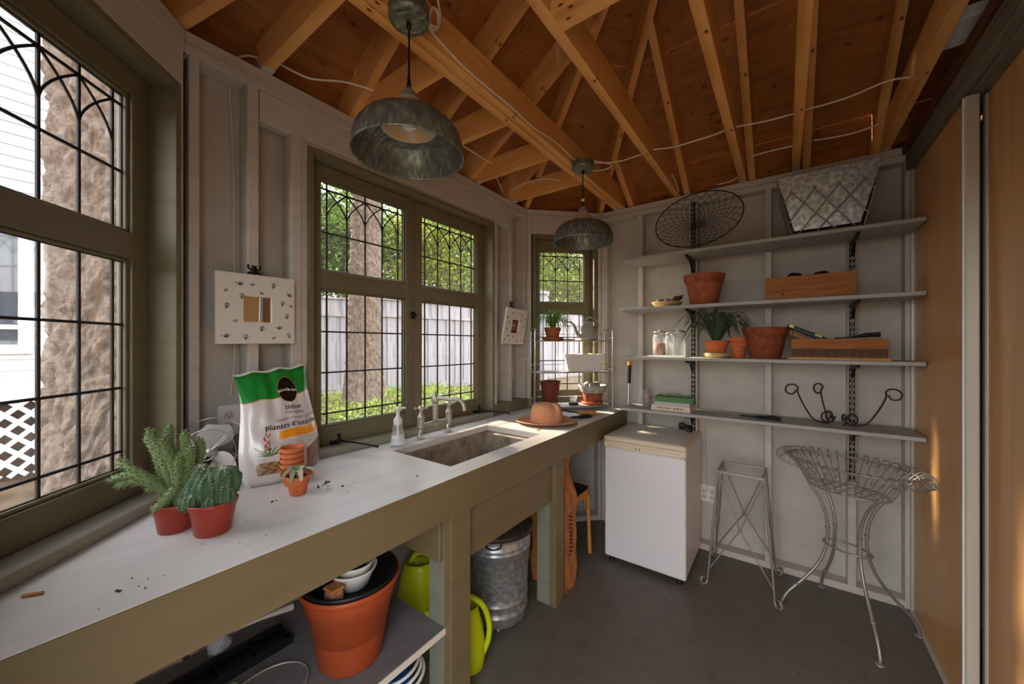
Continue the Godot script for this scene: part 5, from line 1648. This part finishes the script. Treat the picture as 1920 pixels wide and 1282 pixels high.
	t = thing("potted_fern", "dark trailing fern in terracotta pot on the third shelf", "fern", Vector3(2.31, 1.3185, 1.262))
	put("saucer", turned([Vector2(0, 0), Vector2(0.07, 0), Vector2(0.077, 0.008), Vector2(0.077, 0.03), Vector2(0.072, 0.031), Vector2(0.07, 0.012), Vector2(0, 0.011)], 32), M.bowl_wood, t)
	put("pot", pot_shape(0.073, 0.05, 0.095, 0.026, 0.004), M.terracotta, t, Transform3D(Basis(), Vector3(0, 0.0125, 0)))
	put("soil", soil(0.066, 0.098, 10), M.soil, t)
	put("fronds", tuft(110, 0.22, 0.24, 0.0042, 0.19, 15, 0.098), M.fern_dark, t, Transform3D(Basis.from_scale(Vector3(0.62, 1, 1.2)), Vector3.ZERO))
	clay_pot("lower pot of the two small nested pots beside the trailing fern", Vector3(2.30, 1.3185, 1.383), 0.049, 0.034, 0.1, 0.028, 0.004, M.terracotta, "two nested pots on the third shelf", 0.003)
	clay_pot("upper pot of the two small nested pots beside the trailing fern", Vector3(2.30, 1.3472, 1.383), 0.049, 0.034, 0.1, 0.028, 0.004, M.terracotta, "two nested pots on the third shelf", 0.003)
	clay_pot("big dark stained clay pot on the third shelf", Vector3(2.312, 1.3185, 1.518), 0.12, 0.076, 0.182, 0.042, 0.008, M.terracotta_dark)
	var board := put("pine_board", bx(2.21, 1.3185, 1.625, 2.43, 1.331, 2.035, 0.001), M.bamboo)
	tag(board, "thin pale board under the crate on the third shelf", "board")
	c = crate("wooden crate with dark lower slats on the third shelf", Vector3(2.315, 1.3315, 1.832), 0.385, 0.2, 0.1, M.crate)
	put("dark_slat", bx(-0.1015, 0.005, -0.19, -0.1, 0.045, 0.19), M.pod, c)
	t = thing("folding_saw", "black and lime folding saw lying on the third shelf crate", "saw", Vector3(2.28, 1.507, 1.625))
	t.rotation.x = 0.47
	put("handle", bx(-0.012, -0.011, 0, 0.012, 0.014, 0.2, 0.005), M.black, t)
	put("grip_inlay", bx(-0.0126, -0.003, 0.004, 0.0126, 0.0145, 0.03, 0.002), M.lime, t)
	put("grip_inlay", bx(-0.0126, 0.003, 0.13, 0.0126, 0.0145, 0.165, 0.002), M.lime, t)
	put("wrist_cord", wire(curve([Vector3(-0.012, -0.01, 0.02), Vector3(-0.016, -0.05, 0.03), Vector3(-0.016, -0.075, 0.055), Vector3(-0.014, -0.05, 0.05), Vector3(-0.012, -0.01, 0.03)], 5), 0.0018, 6), M.pod, t)
	var h := put("wooden_mallet", bx(-0.014, -0.012, 0, 0.014, 0.014, 0.19, 0.005), M.wood_handle, null, Transform3D(Basis(Vector3.RIGHT, 0.5), Vector3(2.315, 1.482, 1.61)))
	tag(h, "wooden stick under the black and lime folding saw", "stick")
	t = thing("garden_trowel", "dark trowel resting in the third shelf crate", "trowel", Vector3(2.31, 1.437, 1.86))
	t.rotation.x = -0.08
	put("blade", bx(-0.03, -0.003, -0.03, 0.03, 0.003, 0.05, 0.002), M.black_metal, t)
	put("handle", wire([Vector3(0, 0, 0.05), Vector3(0, 0.006, 0.1), Vector3(0, 0.004, 0.15)], [0.006, 0.011, 0.012], 10), M.black, t)
	# lowest shelf
	jar("little amber-filled jar at the left of the lowest shelf", Vector3(2.30, 0.9635, 0.835), 0.031, 0.118, M.cinnamon, 0.085, M.nickel)
	var books := [["thick cream book with printed spine at the bottom of the pile", 0.0, 0.036, 0.245, M.paper_cream], ["thin grey-blue book in the middle of the pile", 0.036, 0.022, 0.22, M.paper_grey], ["green book on top of the pile on the lowest shelf", 0.058, 0.034, 0.228, M.book_green]]
	for k in 3:
		var b: Array = books[k]
		t = thing("book", b[0], "book", Vector3(2.305, 0.9635 + b[1], 1.008 + 0.004 * k), 0.06 * (k - 1), "books on the lowest shelf")
		var l: float = b[3] / 2
		put("pages", bx(-0.07, 0.003, -l + 0.004, 0.076, b[2] - 0.003, l - 0.004), M.paper_white, t)
		st = mb()
		box(st, Vector3(-0.076, 0, -l), Vector3(0.08, 0.003, l), 0.0008)
		box(st, Vector3(-0.076, b[2] - 0.0032, -l), Vector3(0.08, b[2] - 0.0003, l), 0.0008)
		box(st, Vector3(-0.077, 0, -l), Vector3(-0.072, b[2] - 0.0003, l), 0.0008)
		put("cover", st, b[4], t)
		if k == 0:
			st = mb()
			for i in 26:
				var z := -0.085 + i * 0.0066
				if i in [7, 14, 15]:
					continue
				var hgt := 0.006 + 0.004 * (i * 7 % 3)
				box(st, Vector3(-0.0776, 0.018 - hgt / 2, z), Vector3(-0.077, 0.018 + hgt / 2, z + 0.0035))
			put("spine_print", st, M.black, t).set_meta("kind", "stuff")
	for k in 2:
		st = mb()
		ball(st, Vector3.ZERO, Vector3(0.018, 0.009, 0.024), 12, 0.12, k)
		tag(put("flat_stone", st, M.stone, null, Transform3D(Basis(), Vector3(2.285, 1.0645, [0.985, 1.038][k]))), ["left flat stone on top of the green book", "right flat stone on top of the green book"][k], "stone", "stones on the green book")
	t = thing("garden_shears", "black open garden shears lying on the lowest shelf", "shears", Vector3(2.275, 0.9745, 1.49), 1.45)
	for s in [-1.0, 1.0]:
		put("grip", wire(curve([Vector3(-0.1, 0, s * 0.018), Vector3(-0.06, 0.004, s * 0.03), Vector3(-0.02, 0, s * 0.016), Vector3(0.02, 0, -s * 0.002)], 5), 0.0075, 9), M.black, t)
		put("blade", bx(0.0, -0.003 + 0.003 * s, -0.012, 0.1, 0.0 + 0.003 * s, 0.01, 0.001), M.black_metal, t, Transform3D(Basis(Vector3.UP, s * 0.12), Vector3.ZERO))
	t = thing("iron_pot_hanger", "dark scrolled wrought-iron hanger standing on the lowest shelf", "hanger", Vector3(2.315, 0.9675, 1.848))
	for k in 4:
		var a: float = [PI / 2 + 0.2, -PI / 2 - 0.2, -0.75, PI - 0.3][k]
		var reach: float = [0.21, 0.21, 0.12, 0.1][k]
		var d := Vector3(cos(a), 0, sin(a))
		var pts := [d * 0.02 + Vector3(0, 0.04, 0), d * 0.035 + Vector3(0, 0.012, 0), d * 0.06 + Vector3(0, 0.005, 0), d * reach * 0.52 + Vector3(0, 0.02, 0), d * reach * 0.72 + Vector3(0, 0.09, 0), d * reach * 0.86 + Vector3(0, 0.165, 0)]
		for i in 9:
			var w := 2.6 - i * 0.72
			var rr := 0.034 * (1.0 - i * 0.055)
			pts.append(d * (reach + cos(w) * rr) + Vector3(0, 0.178 + sin(w) * rr, 0))
		if k < 3:
			put("scroll_arm", wire(curve(pts, 4), 0.0042, 8), M.rust_iron, t)
		var low := []
		for i in 10:
			var w := -PI / 2 + i * 0.62
			var rr := 0.032 * (1.0 - i * 0.05)
			low.append(d * (0.052 + cos(w) * rr * 0.8) + Vector3(0, 0.04 + sin(w) * rr, 0))
		put("scroll_foot", wire(curve(low, 3), 0.0042, 8), M.rust_iron, t)
	t = thing("extending_rake", "grey tool pole with orange tip propped left of the lowest shelf", "garden tool", Vector3(2.385, 0.9125, 0.672))
	put("pole", wire([Vector3(0, 0, 0), Vector3(0.012, 0.25, 0.004)], 0.008, 10), M.steel, t)
	put("grip", wire([Vector3(0.011, 0.2, 0.004), Vector3(0.016, 0.335, 0.006)], 0.013, 12), M.black, t)
	put("orange_tip", wire([Vector3(0.016, 0.335, 0.006), Vector3(0.017, 0.362, 0.006)], 0.014, 12), mat(c8(226, 150, 50), 0.5), t)

# ------------------------------------------------------------------ on the floor and under the bench
func floor_things() -> void:
	# fridge
	var t := thing("small_fridge", "white under-counter fridge with cream top below the lowest shelf", "fridge", Vector3(1.962, 0, 0.662))
	put("cabinet", bx(0.042, 0.03, 0.004, 0.478, 0.775, 0.486, 0.006), M.fridge, t)
	put("door", bx(0.0, 0.032, 0.0, 0.038, 0.735, 0.49, 0.008), M.fridge, t)
	var st := mb()
	var rows := []
	for j in 17:
		var z := 0.49 * j / 16.0
		var bow := 0.014 * pow(sin(PI * j / 16.0), 0.6)
		rows.append([Vector3(0.038, 0.775, z), Vector3(-0.004 + bow * 0.2, 0.776, z), Vector3(-0.006 + bow, 0.762, z), Vector3(-0.002 + bow, 0.75 - bow * 0.4, z), Vector3(0.0, 0.737, z), Vector3(0.038, 0.737, z)])
	skin(st, rows, false, 1, true)
	put("handle_strip", st, M.fridge_cream, t)
	put("worktop", bx(-0.006, 0.778, -0.004, 0.478, 0.81, 0.494, 0.008), M.fridge_cream, t)
	put("worktop_inlay", bx(0.03, 0.8095, 0.03, 0.45, 0.8115, 0.46, 0.001), M.off_white, t)
	for q in [[0.03, 0.04], [0.03, 0.45], [0.44, 0.04], [0.44, 0.45]]:
		put("foot", turned([Vector2(0, 0), Vector2(0.018, 0), Vector2(0.018, 0.012), Vector2(0.01, 0.014), Vector2(0.01, 0.031)], 14, Transform3D(Basis(), Vector3(q[0], 0, q[1]))), M.black, t)
	st = mb()
	tube(st, [Vector3(-0.0, 0.752, 0.2), Vector3(-0.0, 0.752, 0.206)], 0.004, 8)
	tube(st, [Vector3(-0.0, 0.752, 0.222), Vector3(-0.0, 0.752, 0.228)], 0.004, 8)
	put("badge", st, M.terracotta_dark, t).set_meta("kind", "stuff")
	var pts := []
	for i in 60:
		pts.append(Vector3(2.37 + cos(i * 0.42) * 0.03, 0.822 + 0.0006 * i + 0.008 * sin(i * 0.9), 1.07 + sin(i * 0.42) * 0.04))
	tag(put("coiled_cord", wire(pts, 0.004, 6), M.black), "coiled black cord lying on the fridge top", "cord")
	tag(put("appliance_cord", wire(curve([Vector3(2.468, 0.84, 1.163), Vector3(2.5, 0.7, 1.165), Vector3(2.515, 0.52, 1.166), Vector3(2.54, 0.42, 1.175), Vector3(2.544, 0.385, 1.175)], 6), 0.003, 6), M.off_white), "thin pale cord running down to the double wall socket", "cord")
	# plant stand
	t = thing("metal_plant_stand", "tall square silver metal plant stand with crossed rods", "plant stand", Vector3(2.235, 0, 1.408))
	var top := 0.665
	var c4 := [Vector3(-0.112, 0, -0.112), Vector3(-0.112, 0, 0.112), Vector3(0.112, 0, 0.112), Vector3(0.112, 0, -0.112)]
	for k in 4:
		var a: Vector3 = c4[k]
		var b: Vector3 = c4[(k + 1) % 4]
		var d := (b - a).normalized()
		put("top_bar", bx(0, top - 0.018, -0.004, 0.224, top, 0.004, 0.001), M.silver_paint, t, Transform3D(Basis(d, Vector3.UP, d.cross(Vector3.UP)), a))
		var fa := Vector3(a.x * 1.45, 0.055, a.z * 1.42)
		var fb := Vector3(b.x * 1.45, 0.055, b.z * 1.42)
		var o := Vector3(a.x, 0, a.z).normalized()
		var leg := [a + Vector3(0, top - 0.01, 0), a.lerp(fa, 0.5) + Vector3(0, (top - 0.01) * 0.5, 0), fa]
		var curl := [fa, fa + o * 0.003 - Vector3(0, 0.03, 0), fa + o * 0.018 - Vector3(0, 0.0475, 0), fa + o * 0.038 - Vector3(0, 0.042, 0), fa + o * 0.044 - Vector3(0, 0.02, 0), fa + o * 0.034 - Vector3(0, 0.004, 0), fa + o * 0.02 - Vector3(0, 0.008, 0)]
		put("leg", wire(leg, 0.0055, 8), M.silver_paint, t)
		put("curled_foot", wire(curve(curl, 5), 0.006, 9), M.silver_paint, t)
		var mid := (a + b) * 0.5 * 1.2 + Vector3(0, 0.35, 0)
		put("cross_rod", wire([a + Vector3(0, top - 0.02, 0), mid, fb + Vector3(0, 0.03, 0)], 0.0036, 7), M.silver_paint, t)
		put("cross_rod", wire([b + Vector3(0, top - 0.02, 0), mid, fa + Vector3(0, 0.03, 0)], 0.0036, 7), M.silver_paint, t)
		st = mb()
		ball(st, mid, Vector3(0.012, 0.008, 0.012), 10)
		put("rod_knot", st, M.silver_paint, t)
	# oval basket on four bowed legs
	t = thing("wire_basket_stand", "oval silver wire basket plant stand on four bowed legs by the doors", "plant stand", Vector3(2.17, 0, 1.866))
	t.rotation.y = deg_to_rad(-119.0)
	var oval := func(f: float, y: float, n: int) -> Array:
		var out := []
		for j in n:
			var a := TAU * j / n
			out.append(Vector3(cos(a) * 0.262 * f, y, sin(a) * 0.165 * f))
		return out
	put("rim", wire(oval.call(1.0, 0.795, 72), 0.0045, 8, true), M.silver_paint, t)
	put("bottom_ring", wire(oval.call(0.64, 0.665, 60), 0.0035, 8, true), M.silver_paint, t)
	for k in 7:
		var u := -0.75 + k * 0.25
		var hw := 0.165 * 0.64 * sqrt(1.0 - u * u)
		put("floor_wire", wire([Vector3(u * 0.262 * 0.64, 0.664, -hw), Vector3(u * 0.262 * 0.64, 0.664, hw)], 0.0022, 6), M.silver_paint, t)
	for k in 3:
		var u := -0.5 + k * 0.5
		var hw := 0.262 * 0.64 * sqrt(1.0 - u * u)
		put("floor_wire", wire([Vector3(-hw, 0.666, u * 0.165 * 0.64), Vector3(hw, 0.666, u * 0.165 * 0.64)], 0.0022, 6), M.silver_paint, t)
	for j in 44:
		var a := TAU * j / 44
		var e := Vector3(cos(a) * 0.262, 0, sin(a) * 0.165)
		var o := Vector3(cos(a), 0, sin(a))
		var w := [e * 0.64 + Vector3(0, 0.665, 0), e * 0.78 + Vector3(0, 0.73, 0), e * 0.98 + Vector3(0, 0.79, 0), e * 1.0 + o * 0.02 + Vector3(0, 0.812, 0), e + o * 0.045 + Vector3(0, 0.805, 0), e + o * 0.052 + Vector3(0, 0.78, 0), e + o * 0.036 + Vector3(0, 0.766, 0), e + o * 0.022 + Vector3(0, 0.778, 0)]
		put("scroll_wire", wire(curve(w, 4), 0.0024, 6), M.silver_paint, t)
	for k in 4:
		var sx: float = [1, 1, -1, -1][k]
		var sz: float = [1, -1, 1, -1][k]
		var a := func(x: float, y: float, z: float) -> Vector3: return Vector3(sx * x, y, sz * z)
		var leg := curve([a.call(0.14, 0.663, 0.06), a.call(0.1, 0.6, 0.045), a.call(0.07, 0.5, 0.036), a.call(0.068, 0.38, 0.036), a.call(0.09, 0.27, 0.06), a.call(0.135, 0.17, 0.11), a.call(0.18, 0.09, 0.165), a.call(0.2, 0.03, 0.19), a.call(0.2, 0.004, 0.192)], 5)
		put("leg", wire(leg, 0.0072, 10), M.silver_paint, t)
		put("foot_pad", turned([Vector2(0, 0), Vector2(0.018, 0), Vector2(0.018, 0.003), Vector2(0.008, 0.009), Vector2(0, 0.01)], 16, Transform3D(Basis(), a.call(0.2, 0, 0.192))), M.silver_paint, t)
		for i in [12, 27]:
			st = mb()
			ball(st, leg[i], Vector3(0.0125, 0.007, 0.0125), 10)
			put("leg_collar", st, M.silver_paint, t)
	var hoop := []
	for j in 40:
		hoop.append(Vector3(cos(TAU * j / 40) * 0.098, 0.37, sin(TAU * j / 40) * 0.06))
	put("hoop", wire(hoop, 0.005, 8, true), M.silver_paint, t)
	# dustbin
	t = thing("dustbin", "galvanised steel dustbin with dark lid under the sink", "bin", Vector3(1.155, 0, 0.405))
	st = mb()
	rows = []
	for q in [[0.0, 0.035], [0.15, 0.035], [0.156, 0.04], [0.156, 0.075], [0.16, 0.08], [0.16, 0.088], [0.156, 0.093], [0.158, 0.13], [0.162, 0.135], [0.162, 0.142], [0.158, 0.147], [0.168, 0.38], [0.176, 0.386], [0.176, 0.396], [0.17, 0.402], [0.177, 0.41], [0.177, 0.42], [0.171, 0.426], [0.175, 0.478], [0.18, 0.482]]:
		var row := []
		for j in 96:
			var a := TAU * j / 96.0
			var r: float = q[0] + (0.003 if q[1] > 0.147 and q[1] < 0.385 and (j % 12) < 2 else 0.0)
			row.append(Vector3(r * cos(a), q[1], r * sin(a)))
		rows.append(row)
	rows.insert(11, rows[10].map(func(p): return p * Vector3(1.008, 1, 1.008) + Vector3(0, 0.02, 0)))
	skin(st, rows, true, 1)
	put("body", st, M.zinc, t)
	put("lid", turned([Vector2(0, 0.512), Vector2(0.07, 0.511), Vector2(0.1, 0.506), Vector2(0.105, 0.5), Vector2(0.178, 0.49), Vector2(0.188, 0.484), null, Vector2(0.189, 0.466), Vector2(0.185, 0.466), Vector2(0.18, 0.48), Vector2(0, 0.48)], 56), M.bin_lid, t)
	for s in [0.0, PI]:
		put("side_handle", wire(curve([Vector3(0.184, 0.46, -0.035), Vector3(0.205, 0.455, -0.03), Vector3(0.212, 0.45, 0), Vector3(0.205, 0.455, 0.03), Vector3(0.184, 0.46, 0.035)], 5).map(func(p): return p.rotated(Vector3.UP, s + 0.6)), 0.004, 8), M.black_metal, t)
	for k in 3:
		var a := k * TAU / 3 + 0.3
		put("caster", turned([Vector2(0, 0), Vector2(0.01, 0), Vector2(0.012, 0.012), Vector2(0.008, 0.036), Vector2(0, 0.036)], 12, Transform3D(Basis(), Vector3(cos(a) * 0.12, 0, sin(a) * 0.12))), M.steel, t)
	# lime watering cans
	for n in 2:
		var z: float = [0.86, 0.74][n]
		t = thing("plastic_watering_can", ["lime green plastic watering can behind the bench leg, farther one", "lime green watering can whose handle shows right of the bench leg"][n], "watering can", [Vector3(0.875, 0, 0.125), Vector3(0.825, 0, 0.49)][n], 0.0, "lime green watering cans")
		st = mb()
		rows = []
		for q in [[0.0, 0.0], [0.088, 0.0], [0.1, 0.012], [0.108, 0.08], [0.106, 0.18], [0.092, 0.27], [0.076, 0.33], [0.07, 0.36], [0.062, 0.362], [0.06, 0.33], [0.0, 0.3]]:
			var row := []
			for j in 40:
				var a := TAU * j / 40.0
				row.append((RIGHT * (q[0] * 1.12 * cos(a)) + Vector3(0, q[1], 0) + NEAR * (q[0] * 0.78 * sin(a))) * z)
			rows.append(row)
		skin(st, rows, true, 1)
		put("body", st, M.lime, t)
		var grip := curve([RIGHT * -0.05 + Vector3(0, 0.34, 0), RIGHT * -0.02 + Vector3(0, 0.4, 0), RIGHT * 0.04 + Vector3(0, 0.41, 0), RIGHT * 0.11 + Vector3(0, 0.36, 0), RIGHT * 0.145 + Vector3(0, 0.26, 0), RIGHT * 0.14 + Vector3(0, 0.17, 0), RIGHT * 0.11 + Vector3(0, 0.09, 0)], 6)
		put("handle", wire(grip.map(func(p): return p * z), 0.0125, 12), M.lime, t)
		var pipe := curve([RIGHT * -0.09 + Vector3(0, 0.08, 0), RIGHT * -0.16 + Vector3(0, 0.16, 0), RIGHT * -0.2 + Vector3(0, 0.3, 0), RIGHT * -0.23 + Vector3(0, 0.32, 0)], 5)
		put("spout", wire(pipe.map(func(p): return p * z), 0.014, 12), M.lime, t)
	# paper sack
	t = thing("paper_yard_bag", "tall brown paper sack standing behind the right bench leg", "bag", Vector3(1.575, 0, 0.505))
	st = mb()
	rows = []
	for i in 15:
		var v := i / 14.0
		var y := 0.74 * v
		var hx := 0.065 * (1.0 - 0.35 * smoothstep(0.72, 0.95, v)) + (0.012 if i == 14 else 0.0)
		var hz := 0.115 * (1.0 - 0.45 * smoothstep(0.72, 0.95, v)) + (0.02 if i == 14 else 0.0)
		var row := []
		for q in [[-1, -1], [-0.35, -1], [0.35, -1], [1, -1], [0.82, -0.3], [0.72, 0], [0.82, 0.3], [1, 1], [0.35, 1], [-0.35, 1], [-1, 1], [-0.82, 0.3], [-0.72, 0], [-0.82, -0.3]]:
			row.append(Vector3(q[0] * hx + 0.006 * sin(y * 23.0 + q[1] * 4.0), y, q[1] * hz + 0.005 * sin(y * 31.0 + q[0] * 5.0)))
		rows.append(row)
	for i in 14:
		for j in 14:
			var k := (j + 1) % 14
			quad(st, rows[i][j], rows[i][k], rows[i + 1][k], rows[i + 1][j], Vector3(0, rows[i][j].y, 0))
	quad(st, rows[0][0], rows[0][3], rows[0][7], rows[0][10], Vector3(0, 1, 0))
	put("paper_body", st, M.kraft, t)
	st = mb()
	for k in 6:
		ball(st, Vector3(0.03 * cos(k * 1.1), 0.735 + 0.012 * (k % 2), 0.05 * sin(k * 1.1)), Vector3(0.03, 0.018, 0.035), 10, 0.25, k)
	put("crumpled_top", st, M.kraft, t)
	st = mb()
	for k in 22:
		box(st, Vector3(-0.03 + 0.02 * (k % 2), 0.2 + k * 0.011, 0.1185), Vector3(-0.018 + 0.02 * (k % 2), 0.207 + k * 0.011, 0.1225))
	put("stamped_print", st, M.rust_iron, t).set_meta("kind", "stuff")
	# stool
	t = thing("bamboo_stool", "bamboo stool with dark seat pushed under the bench beside the fridge", "stool", Vector3(1.83, 0, 0.40))
	put("seat", bx(-0.15, 0.425, -0.15, 0.15, 0.45, 0.15, 0.01), M.black, t)
	for y in [0.41, 0.424, 0.438]:
		var edge := []
		for j in 32:
			var a := TAU * j / 32
			edge.append(Vector3(signf(cos(a)) * pow(absf(cos(a)), 0.4) * 0.16, y, signf(sin(a)) * pow(absf(sin(a)), 0.4) * 0.16))
		put("rattan_wrap", wire(edge, 0.0085, 8, true), M.bamboo, t)
	for q in [[-1, -1], [-1, 1], [1, -1], [1, 1]]:
		put("leg", wire([Vector3(q[0] * 0.14, 0.41, q[1] * 0.14), Vector3(q[0] * 0.143, 0.28, q[1] * 0.143), Vector3(q[0] * 0.15, 0, q[1] * 0.15)], [0.014, 0.0125, 0.0135], 10), M.bamboo, t)
		put("brace", wire([Vector3(q[0] * 0.142, 0.29, q[1] * 0.142), Vector3(q[0] * 0.06, 0.405, q[1] * 0.14)], 0.008, 8), M.bamboo, t)
		put("leg_binding", wire([Vector3(q[0] * 0.142, 0.27, q[1] * 0.142), Vector3(q[0] * 0.1425, 0.3, q[1] * 0.1425)], 0.0155, 10), M.bamboo, t)
	# lower shelf: big plastic pot and what it holds
	t = thing("plastic_pot", "large orange plastic pot on the shelf under the bench", "flower pot", Vector3(0.335, 0.3565, 0.43))
	put("body", turned([Vector2(0, 0), Vector2(0.094, 0), Vector2(0.1, 0.006), Vector2(0.128, 0.19), Vector2(0.131, 0.195), null, Vector2(0.139, 0.2), Vector2(0.147, 0.245), null, Vector2(0.155, 0.25), Vector2(0.158, 0.268), Vector2(0.154, 0.271), Vector2(0.148, 0.265), Vector2(0.096, 0.01), Vector2(0, 0.009)], 56), M.plastic_orange, t)
	var inner := put("black_saucer", turned([Vector2(0, 0.235), Vector2(0.12, 0.235), Vector2(0.146, 0.262), Vector2(0.152, 0.28), Vector2(0.146, 0.282), Vector2(0.115, 0.243), Vector2(0, 0.242)], 48), M.black, null, Transform3D(Basis(), t.position))
	tag(inner, "black plastic saucer lying in the orange pot", "saucer")
	for k in 2:
		var o := put("white_nursery_pot", pot_shape(0.076 - 0.012 * k, 0.05 - 0.01 * k, 0.062 + 0.008 * k, 0.012, 0.003, 0.003), M.white, null, Transform3D(Basis(), t.position + Vector3(0.004 * k, 0.2425 + 0.0085 * k, 0.015)))
		tag(o, ["outer white plastic pot nested in the black saucer", "inner white plastic pot nested in the black saucer"][k], "flower pot", "white plastic pots under the bench")
	st = mb()
	ball(st, Vector3(0.004, 0.285, 0.015), Vector3(0.044, 0.012, 0.044), 20, 0.12, 3)
	tag(put("coir_fibre", st, M.coir, null, Transform3D(Basis(), t.position)), "brown coir fibre filling the inner white pot", "fibre")
	t = thing("scrap_brush", "small tan hand brush head beside the white plastic pots", "brush", t.position + Vector3(-0.085, 0.2445, 0.05))
	put("bristles", bx(-0.022, 0, -0.025, 0.022, 0.036, 0.025, 0.008), M.straw, t)
	put("back", bx(-0.024, 0.036, -0.027, 0.024, 0.048, 0.027, 0.005), M.wood_handle, t)
	t = thing("bottle_brush", "white bottle brush with pale wooden handle on the lower shelf", "brush", Vector3(0.10, 0.416, 0.075), -0.04)
	put("handle", wire([Vector3(0.0, 0, 0), Vector3(0.1, -0.01, 0), Vector3(0.16, -0.018, 0), Vector3(0.2, -0.024, 0)], [0.006, 0.0065, 0.011, 0.013], 10), M.off_white, t)
	st = mb()
	ball(st, Vector3(-0.03, -0.02, 0), Vector3(0.034, 0.036, 0.034), 18, 0.1, 4)
	for k in 240:
		var d := Vector3(rng.randfn(), rng.randfn(), rng.randfn()).normalized()
		var s := d.cross(Vector3.UP).normalized() * 0.0012
		tri(st, Vector3(-0.03, -0.02, 0) + d * 0.03 - s, Vector3(-0.03, -0.02, 0) + d * 0.03 + s, Vector3(-0.03, -0.02, 0) + d * 0.044, Vector3(-0.03, -0.02, 0))
	put("bristles", st, M.paper_grey, t)
	t = thing("seed_tray", "black plastic seed tray standing at the back of the lower shelf", "tray", Vector3(-0.06, 0.3565, 0.12))
	for z in [0.0, 0.1]:
		put("long_side", bx(-0.3, 0, z - 0.003, 0.3, 0.028, z + 0.003, 0.001), M.black, t)
	for x in [-0.3, 0.3]:
		put("short_side", bx(x - 0.003, 0, 0.003, x + 0.003, 0.028, 0.097, 0.001), M.black, t)
	put("tray_floor", bx(-0.297, 0, 0.003, 0.297, 0.004, 0.097), M.black, t)
	for k in 5:
		put("cell_rib", bx(-0.202 + k * 0.1, 0.004, 0.003, -0.198 + k * 0.1, 0.02, 0.097), M.black, t)
	var loop := []
	for j in 48:
		var a := TAU * j / 48
		loop.append(Vector3(0.11 + cos(a) * 0.11, 0.361, 0.36 + sin(a) * 0.09))
	tag(put("wire_hoop", wire(loop, 0.003, 7, true), M.nickel), "thin wire hoop lying flat on the lower shelf", "hoop")
	tag(put("garden_tie", wire(curve([Vector3(0.02, 0.361, 0.27), Vector3(0.03, 0.361, 0.25), Vector3(0.05, 0.361, 0.245), Vector3(0.065, 0.361, 0.255), Vector3(0.06, 0.361, 0.275), Vector3(0.03, 0.361, 0.3)], 6), 0.004, 8), M.cactus), "pale green bent garden tie on the lower shelf", "garden tie")
	tag(put("red_tool_handle", wire([Vector3(0.37, 0.371, 0.03), Vector3(0.30, 0.46, 0.15), Vector3(0.225, 0.565, 0.265)], [0.008, 0.009, 0.014], 12), mat(c8(190, 40, 30), 0.4)), "red tool handle end behind the orange pot", "tool handle")
	t = thing("soil_sack", "blue plastic sack with white rim on the floor under the lower shelf", "bag", Vector3(0.465, 0, 0.43))
	st = mb()
	ball(st, Vector3(0, 0.125, 0), Vector3(0.115, 0.12, 0.12), 24, 0.06, 2)
	put("sack_body", st, mat(c8(20, 74, 150), 0.3), t)
	st = mb()
	for k in 3:
		var p3 := []
		for j in 20:
			var a := PI * j / 19.0
			p3.append(Vector3(cos(a) * (0.115 - 0.01 * k), 0.215 + 0.02 * k, 0.05 + sin(a) * (0.1 - 0.01 * k)))
		tube(st, p3, 0.006, 7)
	put("white_rim", st, M.white, t)
